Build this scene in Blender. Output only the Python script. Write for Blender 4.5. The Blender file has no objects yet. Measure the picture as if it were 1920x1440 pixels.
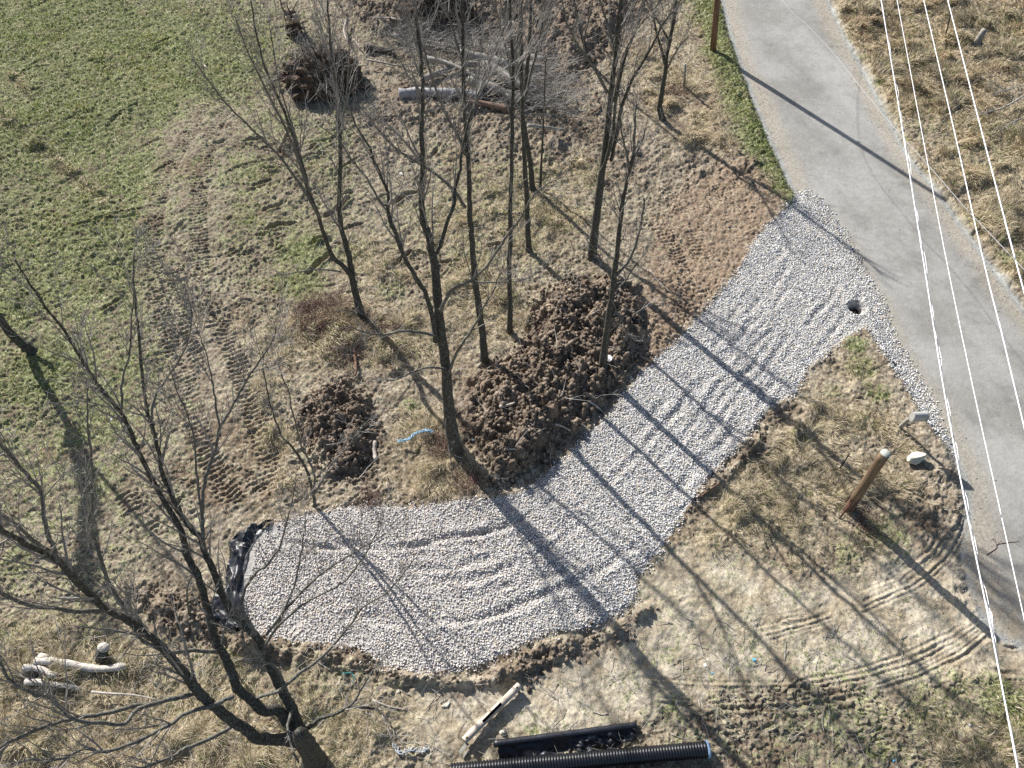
import bpy, math, random
import numpy as np
from mathutils import Vector, Matrix, Quaternion

# ------------------------------------------------------------------ camera / world / sun
scene = bpy.context.scene
C = scene.collection
CAM_H, FPX, PITCH = 19.0, 1378.0, math.radians(54)
SUN_AZ, SUN_EL = math.radians(39), math.radians(33)     # sun stands behind and to the left
cd = bpy.data.cameras.new("camera"); cam = bpy.data.objects.new("camera", cd); C.objects.link(cam)
cam.location = (0, 0, CAM_H); cam.rotation_euler = (math.radians(90) - PITCH, 0, 0)
cd.sensor_width = 36; cd.lens = 36 * FPX / 1920; cd.clip_end = 2000
scene.camera = cam
W = bpy.data.worlds.new("World"); scene.world = W; W.use_nodes = True
nt = W.node_tree; bg = nt.nodes["Background"]
sky = nt.nodes.new("ShaderNodeTexSky"); sky.sky_type = 'NISHITA'; sky.sun_disc = False
SDIR = Vector((-math.sin(SUN_AZ) * math.cos(SUN_EL), math.cos(SUN_AZ) * math.cos(SUN_EL), math.sin(SUN_EL)))
sky.sun_elevation = SUN_EL; sky.sun_rotation = -SUN_AZ; sky.air_density = 1.0; sky.dust_density = 1.5
nt.links.new(sky.outputs[0], bg.inputs[0]); bg.inputs[1].default_value = 0.075
sd = bpy.data.lights.new("sun", 'SUN'); sun = bpy.data.objects.new("sun", sd); C.objects.link(sun)
sd.energy = 5.0; sd.angle = math.radians(0.55); sd.color = (1.0, 0.97, 0.925)
sun.rotation_euler = SDIR.to_track_quat('Z', 'Y').to_euler(); sun.location = (-20, 30, 30)
scene.view_settings.view_transform = 'Standard'; scene.view_settings.look = 'None'
scene.view_settings.exposure = 0.68; scene.view_settings.gamma = 1.0
scene.view_settings.use_curve_mapping = False
scene.cycles.max_bounces = 4; scene.cycles.diffuse_bounces = 2; scene.cycles.glossy_bounces = 1
scene.cycles.transmission_bounces = 2; scene.cycles.use_denoising = False
scene.cycles.use_adaptive_sampling = False
scene.render.film_transparent = False

RS = np.random.RandomState(7); RND = random.Random(11)

# ------------------------------------------------------------------ picture coordinates -> places on the terrain
FW = np.array([0, math.cos(PITCH), -math.sin(PITCH)]); DN = np.array([0, -math.sin(PITCH), -math.cos(PITCH)])
def ray(x, y): return FW + np.array([1., 0, 0]) * (x - 960) / FPX + DN * (y - 720) / FPX
def G(x, y, z=0.0):
    r = ray(x, y); t = (z - CAM_H) / r[2]
    return np.array([0, 0, CAM_H]) + t * r
def atY(x, y, Y):
    r = ray(x, y); t = Y / r[1]
    return np.array([0, 0, CAM_H]) + t * r
def depth(p): return float((np.array(p) - np.array([0, 0, CAM_H])) @ FW)

# ------------------------------------------------------------------ noise
TAB = RS.rand(256, 256).astype(np.float32)
def vn(x, y):
    xi = np.floor(x); yi = np.floor(y); fx = x - xi; fy = y - yi
    fx = fx * fx * (3 - 2 * fx); fy = fy * fy * (3 - 2 * fy)
    xi = xi.astype(np.int64) & 255; yi = yi.astype(np.int64) & 255
    x1 = (xi + 1) & 255; y1 = (yi + 1) & 255
    return (TAB[yi, xi] * (1 - fx) + TAB[yi, x1] * fx) * (1 - fy) + (TAB[y1, xi] * (1 - fx) + TAB[y1, x1] * fx) * fy
def fbm(x, y, f, o=4, s=0.0, g=0.5):
    a = 1.0; t = 0.0; r = 0.0
    for k in range(o):
        ca, sa = math.cos(1.1 * k + s), math.sin(1.1 * k + s)
        r = r + a * vn((x * ca - y * sa) * f + 17.3 * k + s * 31.7, (x * sa + y * ca) * f + 41.1 * k - s * 13.9)
        t += a; a *= g; f *= 2.03
    return r / t
def sstep(a, b, x):
    t = np.clip((x - a) / (b - a), 0, 1); return t * t * (3 - 2 * t)

# ------------------------------------------------------------------ low-resolution map of zones (0.1 m)
LX0, LY0, LD = -31.0, -2.0, 0.1; LNX, LNY = 621, 501
lx, ly = np.meshgrid(LX0 + LD * np.arange(LNX), LY0 + LD * np.arange(LNY))
def bil(R, x, y, x0, y0, d):
    u = np.clip((x - x0) / d, 0, R.shape[1] - 1.001); v = np.clip((y - y0) / d, 0, R.shape[0] - 1.001)
    i = u.astype(np.int64); j = v.astype(np.int64); u = u - i; v = v - j
    return (R[j, i] * (1 - u) + R[j, i + 1] * u) * (1 - v) + (R[j + 1, i] * (1 - u) + R[j + 1, i + 1] * u) * v
def L(R, x, y): return bil(R, x, y, LX0, LY0, LD)
def sdfw(Q, X, Y):
    d2 = np.full(X.shape, 1e9); ins = np.zeros(X.shape, bool); n = len(Q)
    for i in range(n):
        ax, ay = Q[i]; bx, by = Q[(i + 1) % n]; ex, ey = bx - ax, by - ay
        t = np.clip(((X - ax) * ex + (Y - ay) * ey) / (ex * ex + ey * ey + 1e-12), 0, 1)
        d2 = np.minimum(d2, (X - ax - t * ex) ** 2 + (Y - ay - t * ey) ** 2)
        c = ((ay > Y) != (by > Y)) & (X < (bx - ax) * (Y - ay) / (by - ay + 1e-12) + ax)
        ins ^= c
    return np.where(ins, 1, -1) * np.sqrt(d2)
def P2(P): return [tuple(G(*p)[:2]) for p in P]
def poly(P, ext=()): return sdfw(P2(P) + list(ext), lx, ly)

GRAVEL = [(1500,362),(1475,395),(1442,425),(1415,455),(1392,500),(1345,560),(1318,590),(1285,625),(1250,658),(1215,690),
 (1180,728),(1150,770),(1112,808),(1070,850),(1020,895),(975,925),(930,940),(880,938),(820,945),(760,952),(690,950),(620,960),
 (560,968),(510,985),(478,1010),(452,1055),(442,1110),(452,1150),(480,1180),(510,1196),(560,1202),(620,1205),(680,1216),
 (720,1250),(790,1262),(850,1255),(900,1245),(960,1218),(1010,1198),(1060,1180),(1110,1170),(1160,1150),(1192,1120),(1192,1080),
 (1240,1025),(1290,950),(1340,880),(1400,820),(1440,760),(1490,735),(1512,690),(1560,655),(1592,628),(1622,612),(1650,650),(1668,665),
 (1665,600),(1652,560),(1620,505),(1600,470),(1570,420),(1535,370),(1515,355)]
SHOULDER = [(1620,608),(1640,640),(1668,690),(1700,740),(1728,775),(1745,800),(1780,850),(1770,800),(1745,740),(1710,680),(1680,630),(1660,590),(1640,590)]
ROADL = [(1352,0),(1366,60),(1390,130),(1412,190),(1440,260),(1466,315),(1482,352),(1500,375),(1560,450),(1605,520),(1632,580),(1652,635),(1685,690),(1735,775),(1785,845),(1808,905),(1812,960),(1800,1020),(1808,1080),(1838,1160),(1862,1192),(1925,1222)]
ROADR = [(1925,585),(1862,500),(1810,430),(1762,362),(1702,290),(1662,212),(1626,142),(1582,62),(1555,0)]
def ext(a, b, k):
    a = np.array(a); b = np.array(b); v = (a - b) / np.linalg.norm(a - b); return tuple(a + v * k)
rl = P2(ROADL); rr = P2(ROADR)
ROADW = [ext(rl[0], rl[2], 16)] + rl + [ext(rl[-1], rl[-2], 9), (19, -2), (26, -2)] + [ext(rr[0], rr[2], 6)] + rr + [ext(rr[-1], rr[-3], 16)]
R_gr = sdfw(P2(GRAVEL), lx, ly); R_sh = poly(SHOULDER); R_rd = sdfw(ROADW, lx, ly)
# straight-line distance from the road's middle, for wheel paths and shoulders
MIDP = [tuple((np.array(rl[i]) + np.array(q)) / 2) for i, q in ((0, rr[-1]), (3, rr[-3]), (8, rr[-6]), (12, rr[-8]), (15, rr[0]))]
MOUND_A = [(560,745),(600,722),(650,712),(700,728),(716,790),(702,850),(690,900),(640,900),(610,905),(578,860),(562,800)]
MOUND_B = [(1010,545),(1070,525),(1140,520),(1200,535),(1212,600),(1208,680),(1185,700),(1150,750),(1105,795),(1060,840),(1010,888),(960,915),(915,905),(885,860),(868,800),(868,730),(900,690),(950,660),(990,620)]
MOUND_C = [(390,1190),(450,1185),(520,1203),(620,1212),(690,1232),(740,1262),(820,1268),(920,1255),(1010,1212),(1100,1185),(1180,1150),(1230,1130),(1180,1190),(1060,1240),(960,1290),(820,1290),(700,1265),(620,1252),(520,1240),(440,1225)]
MOUND_D = [(240,1090),(300,1080),(380,1110),(420,1150),(430,1200),(380,1200),(310,1190),(250,1150)]
MOUND_E = [(600,-30),(900,-40),(1250,-30),(1180,60),(1120,130),(1060,160),(900,60),(700,70)]
MOUND_F = [(1270,870),(1320,880),(1360,870),(1380,830),(1420,805),(1440,790),(1440,830),(1400,880),(1330,930),(1280,960)]
R_ma, R_mb, R_mc, R_md, R_me, R_mf = (poly(p) for p in (MOUND_A, MOUND_B, MOUND_C, MOUND_D, MOUND_E, MOUND_F))
BARE = [(1240,400),(1300,330),(1400,290),(1480,375),(1440,430),(1400,480),(1340,560),(1250,650),(1205,690),(1205,560),(1215,460)]
BOTB = [(1150,1150),(1240,1040),(1300,1030),(1400,1040),(1500,1090),(1600,1080),(1700,1040),(1800,1000),(1820,1100),(1925,1210),(1925,1270),(1800,1250),(1650,1290),(1500,1270),(1350,1300),(1180,1350),(1050,1400),(900,1440),(780,1400),(740,1300),(900,1270),(1050,1220)]
R_bare = poly(BARE); R_bot = poly(BOTB)
def blobs(Bs):
    r = np.zeros(lx.shape)
    for px, py, rad, w in Bs:
        g = G(px, py); r = np.maximum(r, w * np.exp(-(((lx - g[0]) ** 2 + (ly - g[1]) ** 2) / rad ** 2)))
    return r
R_green = blobs([(60,700,8,.58),(150,450,9,.78),(330,330,5,.68),(560,430,4,.5),(900,380,6,.42),(420,640,4,.3),(120,980,5,.4),(1350,1250,5,.32),(1600,1390,4,.4),(600,1300,3,.35),(680,60,3,.3),(60,60,8,.95),(250,100,8,.95),(100,230,6,1),(330,160,5,.95),(250,330,3.5,.85),(420,100,4,.85),(150,420,3,.6),(480,330,2.2,.65),(480,420,2.2,.55),(560,470,1.6,.85),
 (600,330,2,.6),(650,480,1.2,.6),(560,530,1.2,.95),(520,230,2,.6),(60,560,3,.8),(90,690,2.6,.9),(190,780,1.8,.8),(260,600,2.2,.55),(230,700,2,.7),(60,900,2.2,.55),(180,900,1.8,.6),(30,1050,1.2,.6),
 (330,420,2,.5),(40,430,3,.5),(640,200,1.5,.5),(620,260,2,.55),(180,1190,.8,.5),(20,1190,1,.5),(130,1160,.8,.5),
 (1300,-10,1.3,1),(1318,40,1.0,1),(1342,100,.9,1),(1362,145,.8,1),(1385,195,.8,1),(1405,240,.7,1),(1425,280,.6,.9),(1452,320,.4,.7),(1480,372,.25,.8),
 (1600,650,.45,1),(1612,690,.55,.95),(1640,740,.5,.8),(1560,740,.5,.55),(1620,790,.5,.5),(1660,1000,.8,.6),(1590,1040,.8,.5),(1450,1000,1,.3),
 (1885,1320,.8,1),(1915,1370,.5,.9),(1800,1300,.8,.55),(1740,1340,1,.6),(1600,1330,1,.45),(1640,1400,1,.5),(1480,1420,1,.45),(1250,1330,.5,.5),(1000,1370,.4,.6),(1350,1200,1.5,.25),
 (1590,75,.35,.8),(1612,110,.35,.9),(1640,160,.35,.9),(1668,215,.3,.8),(1700,265,.3,.7),(1740,320,.3,.7),(1900,490,.8,.8),(1750,230,2,.42),(1850,300,2,.35),(1800,420,1.2,.4),(1900,60,1.5,.5),(1720,80,2,.35),(1880,240,1.,.6),
 (880,480,1.6,.5),(1000,330,1.8,.5),(740,540,.8,.6),(1050,420,1.2,.5),(800,400,1.6,.45),(960,560,.6,.4),(700,660,.6,.5),(640,650,.7,.5),(770,755,.4,.6),(1180,740,.3,.3),(880,900,.5,.3),
 (430,1230,.8,.45),(560,1270,.7,.4),(660,1260,.5,.4),(350,1280,1,.4)])
R_green = np.maximum(R_green, 1.06 * sstep(2.1 , .7, -R_rd + 1.1 * sstep(27, 20, ly)) * (lx < 12.6) * (ly > 19.5) * (R_rd < 0))
TRACK = [(335,180),(450,200),(425,330),(420,450),(470,600),(525,800),(565,930),(430,965),(380,850),(330,700),(270,560),(262,400)]
R_green = R_green * (1 - .42 * sstep(-.5, .5, poly(TRACK)))
R_straw = blobs([(x_ , 215 + (x_ * .83), .32, .75) for x_ in range(0, 200, 12)] + [(25 + k_ * 6, 140 + k_ * 9, .3, .7) for k_ in range(6)] + [(1650,60,4,.9),(1750,150,4,.95),(1850,60,5,1),(1880,250,3,1),(1900,420,2.2,.9),(1800,330,2,.85),(1600,30,1.5,.8),(1910,520,.8,.7),
 (900,560,1.8,.9),(760,640,1.6,.95),(1000,400,2.4,.75),(850,420,1.6,.6),(700,500,1.4,.6),(790,810,1.0,1),(820,890,.9,1),(880,880,.8,.9),(740,880,.5,.7),(1080,330,1.6,.7),(960,600,1.,.8),(640,620,1.5,.9),(560,640,1.2,.9),(520,820,.7,.8),(530,900,.5,.6),(500,730,.8,.7),
 (1280,150,1.5,1),(1250,190,1.2,.9),(1320,220,1,.9),(1300,260,.9,.8),(1350,270,.7,.8),(1210,120,1.6,.6),(1270,60,1.4,.6),(1410,330,.4,.4),
 (1600,700,.6,.7),(1570,790,.9,.95),(1650,800,.7,.9),(1500,830,.8,.9),(1450,900,1.,1),(1550,900,1.2,1),(1640,890,.8,.9),(1380,960,.9,.9),(1330,1010,.6,.6),(1480,960,1,.8),(1700,920,.6,.7),(1690,840,.5,.8),(1620,1000,.6,.6),(1520,1020,1,.4),
 (60,1340,2.2,1),(200,1300,1.4,.9),(330,1380,1.6,.9),(470,1420,1.5,.9),(650,1380,1.3,.9),(560,1300,.8,.7),(420,1290,1,.8),(240,1420,2,.9),(760,1330,.5,.5),(20,1250,1,.6),
 (1880,1420,1.2,.9),(1780,1390,1,.5),(300,1230,.8,.4)])
R_dark = np.maximum.reduce([sstep(-.15, .3, R_ma), sstep(-.2, .3, R_mb), .7 * sstep(-.1, .15, R_mc), .6 * sstep(-.1, .3, R_md), .8 * sstep(-.5, .8, R_me), .7 * sstep(-.1, .2, R_mf),
 blobs([(900,230,3,.5),(1000,250,2.5,.55),(760,210,2,.45),(1180,300,1.6,.5),(590,120,1.6,.7),(1720,950,.7,.6),(1750,900,.4,.5),(1600,1050,.3,.3),(1310,310,.8,.5),(1400,320,.7,.7),(1290,900,.4,.5),(540,690,.3,.2),(640,740,1,.3),(480,470,.8,.4),(560,350,1.4,.4),(1160,620,1,.8),(1540,670,.4,.7),(1470,775,.5,.6),(1800,1100,.6,.3)])])

# ------------------------------------------------------------------ high-resolution relief map (ruts, treads)
HX0, HY0, HD = -27.0, 2.0, 0.03; HNX, HNY = 1800, 1240
relief = np.zeros((HNY, HNX), np.float32)
def stamp(P, width, fn):
    Q = np.array(P2(P)); pad = width * 1.6
    i0 = max(0, int((Q[:, 0].min() - pad - HX0) / HD)); i1 = min(HNX, int((Q[:, 0].max() + pad - HX0) / HD))
    j0 = max(0, int((Q[:, 1].min() - pad - HY0) / HD)); j1 = min(HNY, int((Q[:, 1].max() + pad - HY0) / HD))
    if i1 <= i0 or j1 <= j0: return
    X, Y = np.meshgrid(HX0 + HD * np.arange(i0, i1), HY0 + HD * np.arange(j0, j1))
    best = np.full(X.shape, 1e9); S = np.zeros(X.shape); D = np.zeros(X.shape); acc = 0.0
    for k in range(len(Q) - 1):
        ax, ay = Q[k]; ex, ey = Q[k + 1] - Q[k]; ln = math.hypot(ex, ey) + 1e-9
        t = np.clip(((X - ax) * ex + (Y - ay) * ey) / ln ** 2, 0, 1)
        dx = X - ax - t * ex; dy = Y - ay - t * ey; d = np.sqrt(dx * dx + dy * dy)
        m = d < best; best[m] = d[m]; S[m] = (acc + t * ln)[m]; D[m] = (d * np.sign(ex * (Y - ay) - ey * (X - ax)))[m]
        acc += ln
    relief[j0:j1, i0:i1] += fn(D, S, acc, X, Y).astype(np.float32)
def rut(P, w=.16, dpt=.07):
    def fn(D, S, T, X, Y):
        Dn = D + .10 * (fbm(X, Y, 2.2, 3, 3.3) - .5) * 2 * (w / .16)
        e = sstep(0, .5, S) * sstep(0, .5, T - S)
        brk = sstep(.3, .5, fbm(X, Y, 1.1, 2, 5.1))
        return e * brk * (-dpt * np.exp(-(Dn / w) ** 2 * 1.4) + dpt * .55 * np.exp(-((np.abs(Dn) - w * 1.5) / (w * .6)) ** 2))
    stamp(P, w * 3, fn)
def tread(P, w=.34, pitch=.17, dpt=.055, off=0):
    def fn(D, S, T, X, Y):
        m = sstep(w + .04, w - .04, np.abs(D)) * sstep(0, .6, S) * sstep(0, .6, T - S) * sstep(.12, .38, fbm(X, Y, .7, 3, 8.8 + off))
        ph = (S + .16 * (fbm(X, Y, 2.2, 3) - .5) + .10 * np.abs(D)) / pitch; fr = ph - np.floor(ph)
        bar = np.where(fr < .35, 1.0, 0.0) + np.where((fr >= .35) & (fr < .5), (0.5 - fr) / .15, 0)
        return m * (.45 + .9 * fbm(X, Y, 1.8, 2, 4.4)) * (dpt * (bar - .6) - .012)
    stamp(P, w * 1.6, fn)
tread([(400,160),(355,250),(310,330),(292,400),(285,480),(290,540),(312,610),(345,700),(372,800),(400,880),(450,960)])
tread([(440,180),(400,250),(378,330),(372,400),(375,480),(392,550),(420,620),(450,690),(475,770),(500,850),(520,930)], off=1)
tread([(330,470),(338,560),(352,640),(372,710)], off=2)
tread([(1240,420),(1270,480),(1290,540),(1275,600),(1240,655)], w=.3, pitch=.16, off=3)
tread([(1380,330),(1330,380),(1300,430),(1320,500)], w=.3, pitch=.16, off=4)
tread([(740,130),(770,160),(790,170)], off=5)
tread([(430,890),(470,930),(500,960)], w=.5, off=6)
tread([(1000,30),(1030,80),(1040,120)], off=7)
tread([(300,1010),(250,960),(230,900)], off=9)
RUTS = [[(100,440),(140,425),(220,400),(290,388)],[(180,415),(240,408),(275,400)],[(20,140),(60,128),(100,122)],[(240,95),(280,85),(330,62)],[(330,150),(360,135),(380,125)],[(290,215),(310,205)],[(320,210),(345,205)],
 [(420,330),(440,315),(480,305),(530,300)],[(425,345),(470,350),(520,335)],[(440,385),(470,380)],[(480,400),(520,385),(540,375)],[(500,425),(512,450),(500,480)],[(560,300),(600,285),(640,268)],[(580,270),(620,262),(650,250)],
 [(540,240),(580,235),(620,228)],[(450,470),(440,455)],[(480,470),(500,490),(512,500)],[(600,440),(640,430),(700,415)],[(660,390),(700,380),(740,360)],[(620,360),(660,350),(720,335)],[(560,330),(540,345)],[(720,540),(760,545)],
 [(700,400),(690,440)],[(760,490),(770,470)],[(880,420),(900,395)],[(700,330),(730,320),(760,322)],[(640,510),(690,520)],[(540,540),(570,560)],[(660,535),(690,540)],[(740,170),(800,160),(850,170)],[(620,180),(660,195),(700,190)],
 [(1870,1210),(1900,1215),(1925,1208)],[(1840,1250),(1880,1265),(1925,1262)],
 [(220,1290),(260,1280)],[(460,650),(480,630)],[(380,690),(400,720)],[(130,620),(160,640)]]
RUTS += [[(520,1015),(620,1030),(740,1030),(860,1008),(970,985)],[(600,1000),(640,1020),(700,1022)],[(680,1090),(800,1085),(880,1082)],[(920,1110),(980,1090),(1010,1080)],[(1150,985),(1180,1000),(1150,1040)],[(1060,960),(1110,935)]]
LONG = [([(1800,940),(1782,990),(1750,1040),(1690,1085),(1600,1125),(1500,1160),(1400,1185)], [(-14,-8),(-7,-4),(0,0),(9,5),(22,12),(30,18)]),
 ([(1850,1150),(1790,1195),(1700,1238),(1600,1268),(1480,1288),(1330,1290),(1200,1278)], [(-6,-10),(0,0),(6,9),(10,26),(14,36)]),
 ([(1700,950),(1725,985),(1740,1010),(1725,1040)], [(0,0),(10,3),(22,6)])]
for P, offs in LONG:
    for ox, oy in offs: rut([(px + ox + RND.uniform(-3, 3), py + oy + RND.uniform(-2, 2)) for px, py in P], w=RND.uniform(.035, .06), dpt=RND.uniform(.015, .04))
for k, P in enumerate(RUTS):
    rut(P, w=(.05 + .035 * RND.random()) if k < len(RUTS) - 6 else .10, dpt=(.065 + .03 * RND.random()) if k < len(RUTS) - 6 else .05)
for k in range(150):     # broken scars of turned-up soil in the churned part of the field
    cx, cy = RND.choice([(RND.uniform(400,800), RND.uniform(215,500)), (RND.uniform(400,800), RND.uniform(215,500)), (RND.uniform(20,420), RND.uniform(60,520)), (RND.uniform(600,1000), RND.uniform(280,560)), (RND.uniform(60,420), RND.uniform(560,1000)), (RND.uniform(1150,1700), RND.uniform(1100,1420))])
    a_ = math.radians(RND.gauss(-18, 22)); ln = RND.uniform(8, 42); bd = RND.uniform(-8, 8)
    rut([(cx - ln * math.cos(a_), cy - ln * math.sin(a_)), (cx, cy + bd), (cx + ln * math.cos(a_), cy + ln * math.sin(a_))], w=RND.uniform(.05,.11), dpt=RND.uniform(.06, .13) * (1.5 if cx > 400 and cy < 500 else (.25 if cx > 1100 else .7)))
DRV = np.array([(1590,440),(1520,530),(1440,640),(1350,740),(1260,850),(1160,950),(1050,1030),(920,1080),(780,1095),(640,1090),(520,1080)], float)
for k in range(44):      # broken wheel lines following the bend of the drive
    u0 = RND.uniform(0, 8); un = RND.uniform(.8, 2.6); of = RND.uniform(-85, 95); P = []
    for q in range(5):
        t = min(9.99, u0 + un * q / 4); i_ = int(t); f_ = t - i_; a_ = DRV[i_]; b_ = DRV[i_ + 1]; d_ = (b_ - a_) / np.linalg.norm(b_ - a_)
        p_ = a_ * (1 - f_) + b_ * f_ + np.array([d_[1], -d_[0]]) * (of + RND.uniform(-5, 5)); P.append(tuple(p_))
    rut(P, w=RND.uniform(.10, .16), dpt=RND.uniform(.02, .045))
def HR(x, y):
    m = (x > HX0) & (x < HX0 + HD * (HNX - 2)) & (y > HY0) & (y < HY0 + HD * (HNY - 2))
    return np.where(m, bil(relief, x, y, HX0, HY0, HD), 0.0)

PIT = G(1607, 577)
def height(x, y):
    x = np.asarray(x, float); y = np.asarray(y, float)
    far = sstep(45, 60, np.hypot(x, y - 15))
    rd = L(R_rd, x, y); gr = L(R_gr, x, y)
    road = sstep(-.10, .10, rd)
    n1 = fbm(x, y, .22, 3, 1.0) - .5
    grav = sstep(-.15, .15, gr)
    green = L(R_green, x, y); straw = L(R_straw, x, y); dark = L(R_dark, x, y); bot = sstep(-.3, .4, L(R_bot, x, y))
    z = .35 * n1 * sstep(.3, 4, -rd) * (1 - grav)
    z = z + .13 * sstep(0.02, .30, -rd) * (1 - sstep(.4, 3.5, -rd)) * (1 - grav) * (1 - bot)
    z = z - .02 * road * sstep(1.4, .2, rd)
    for R, h, e in ((R_ma, .42, .8), (R_mb, .62, 1.1), (R_mc, .12, .18), (R_md, .22, .5), (R_me, .35, 1.5), (R_mf, .13, .25)):
        s = L(R, x, y) + .7 * (fbm(x, y, 1.3, 3, 2.2) - .5)
        z = z + h * sstep(-.05, e, s) * (1 - grav * .7)
    rough = (1 - road) * (1 - grav)
    lump = fbm(x, y, 2.6, 4, 4.0, .6) - .5
    z = z + rough * lump * (.13 + .55 * dark + .10 * straw) + rough * dark * .5 * (fbm(x, y, 1.1, 2, 4.7) - .5)
    z = z + rough * (1 - .65 * bot) * (fbm(x, y, 8., 3, 6.0, .65) - .5) * (.10 + .14 * dark + .03 * green)
    te = fbm(x * 1.0 + y * .3, y * 1.6, 1.1, 4, 9.0, .6) * 7      # small scarps of the churned field
    te = te - np.floor(te); churn = sstep(.35, .65, fbm(x, y, .35, 3, 9.7)) * sstep(.55, .1, np.maximum(straw, bot)) * (1 - dark)
    z = z + rough * churn * .09 * (te - .5) * sstep(1, .88, te)
    tus = fbm(x, y, 1.25, 2, 12.0)                              # tussocks
    z = z + rough * straw * .24 * sstep(.48, .75, tus)
    z = z + HR(x, y) * (1 - road * .8) + .02 * grav + grav * .05 * (fbm(x, y, 1.7, 2, 3.9) - .5)
    z = z + grav * .025 * (fbm(x, y, 8, 2, 3.0) - .5)
    d = np.hypot(x - PIT[0], (y - PIT[1]))
    z = z - .38 * sstep(.38, .14, d)
    return z * (1 - far)
def H1(x, y): return float(height(np.array([x]), np.array([y]))[0])
def GZ(px, py, dz=0.0):
    z = 0.0
    for _ in range(3):
        p = G(px, py, z); z = H1(p[0], p[1])
    p = G(px, py, z + dz); return Vector(p)

# ------------------------------------------------------------------ materials
def mat(name, base=(.5, .5, .5), rough=.8, nscale=0, namt=.3, bump=0, bscale=30, attr=None, metal=0, spec=.3, trans=0, stretch=None, col2=None, n2=None):
    m = bpy.data.materials.new(name); m.use_nodes = True; t = m.node_tree; b = t.nodes["Principled BSDF"]
    b.inputs["Roughness"].default_value = rough; b.inputs["Metallic"].default_value = metal
    b.inputs["Specular IOR Level"].default_value = spec
    tc = t.nodes.new("ShaderNodeTexCoord"); vec = tc.outputs["Object"]
    if stretch:
        mp = t.nodes.new("ShaderNodeMapping"); mp.inputs["Scale"].default_value = stretch
        t.links.new(vec, mp.inputs[0]); vec = mp.outputs[0]
    if attr:
        a = t.nodes.new("ShaderNodeAttribute"); a.attribute_name = attr; col = a.outputs["Color"]
    else:
        r = t.nodes.new("ShaderNodeRGB"); r.outputs[0].default_value = (*base, 1); col = r.outputs[0]
    if col2:
        n = t.nodes.new("ShaderNodeTexNoise"); n.inputs["Scale"].default_value = n2 or 8; n.inputs["Detail"].default_value = 4
        t.links.new(vec, n.inputs[0]); rp = t.nodes.new("ShaderNodeValToRGB")
        rp.color_ramp.elements[0].position = .5; rp.color_ramp.elements[1].position = .62
        t.links.new(n.outputs[0], rp.inputs[0]); mx = t.nodes.new("ShaderNodeMixRGB"); mx.inputs[2].default_value = (*col2, 1)
        t.links.new(rp.outputs[0], mx.inputs[0]); t.links.new(col, mx.inputs[1]); col = mx.outputs[0]
    if nscale:
        n = t.nodes.new("ShaderNodeTexNoise"); n.inputs["Scale"].default_value = nscale; n.inputs["Detail"].default_value = 5
        n.inputs["Roughness"].default_value = .65
        t.links.new(vec, n.inputs[0]); mr = t.nodes.new("ShaderNodeMapRange")
        mr.inputs[1].default_value = .3; mr.inputs[2].default_value = .7; mr.inputs[3].default_value = 1 - namt; mr.inputs[4].default_value = 1 + namt
        t.links.new(n.outputs[0], mr.inputs[0]); vm = t.nodes.new("ShaderNodeVectorMath"); vm.operation = 'SCALE'
        t.links.new(col, vm.inputs[0]); t.links.new(mr.outputs[0], vm.inputs["Scale"]); col = vm.outputs[0]
    t.links.new(col, b.inputs["Base Color"])
    if bump:
        n = t.nodes.new("ShaderNodeTexNoise"); n.inputs["Scale"].default_value = bscale; n.inputs["Detail"].default_value = 4
        t.links.new(vec, n.inputs[0]); bp = t.nodes.new("ShaderNodeBump"); bp.inputs["Strength"].default_value = .8; bp.inputs["Distance"].default_value = bump
        t.links.new(n.outputs[0], bp.inputs["Height"]); t.links.new(bp.outputs[0], b.inputs["Normal"])
    if trans:
        tr = t.nodes.new("ShaderNodeBsdfTranslucent"); ms = t.nodes.new("ShaderNodeMixShader"); ms.inputs[0].default_value = trans
        t.links.new(col, tr.inputs[0]); t.links.new(b.outputs[0], ms.inputs[1]); t.links.new(tr.outputs[0], ms.inputs[2])
        t.links.new(ms.outputs[0], t.nodes["Material Output"].inputs[0])
    return m
M_ground = mat("soil", attr="Col", rough=.95, nscale=14, namt=.25, bump=.02, bscale=45, spec=.1)
M_road = mat("worn chip seal", attr="Col", rough=.85, nscale=60, namt=.16, bump=.004, bscale=120, spec=.25)
M_bed = mat("gravel bed", attr="Col", rough=.9, nscale=25, namt=.3, bump=.02, bscale=40, spec=.2)
M_stone = mat("crushed limestone", attr="Col", rough=.8, spec=.25)
M_clod = mat("earth clods", attr="Col", rough=.95, nscale=30, namt=.2, spec=.1)
M_blade = mat("grass blades", attr="Col", rough=.7, spec=.25, trans=.48)
M_bark = mat("bark with lichen", (.068, .060, .050), .9, nscale=14, namt=.45, bump=.02, bscale=26, spec=.15, col2=(.13, .145, .118), n2=24)
M_limb = mat("grey limb bark", (.135, .122, .104), .85, nscale=12, namt=.4, bump=.008, bscale=40, spec=.2, col2=(.19, .205, .175), n2=22)
M_twig = mat("twig bark", (.27, .25, .225), .75, nscale=6, namt=.4, spec=.3)
M_twigp = mat("pale twig bark", (.34, .32, .29), .75, nscale=6, namt=.35, spec=.3)
M_deadw = mat("bleached dead wood", (.42, .37, .32), .85, nscale=6, namt=.3, bump=.01, bscale=30, stretch=(1, 1, 1))
M_white = mat("pale barkless wood", (.52, .475, .42), .85, nscale=9, namt=.4, bump=.02, bscale=20)
M_log = mat("grey log bark", (.29, .26, .225), .85, nscale=10, namt=.4, bump=.015, bscale=24, col2=(.30, .30, .26), n2=6)
M_cut = mat("cut wood", (.46, .36, .25), .8, nscale=20, namt=.25)
M_brown = mat("brown stick bark", (.17, .10, .07), .85, nscale=9, namt=.35)
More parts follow.
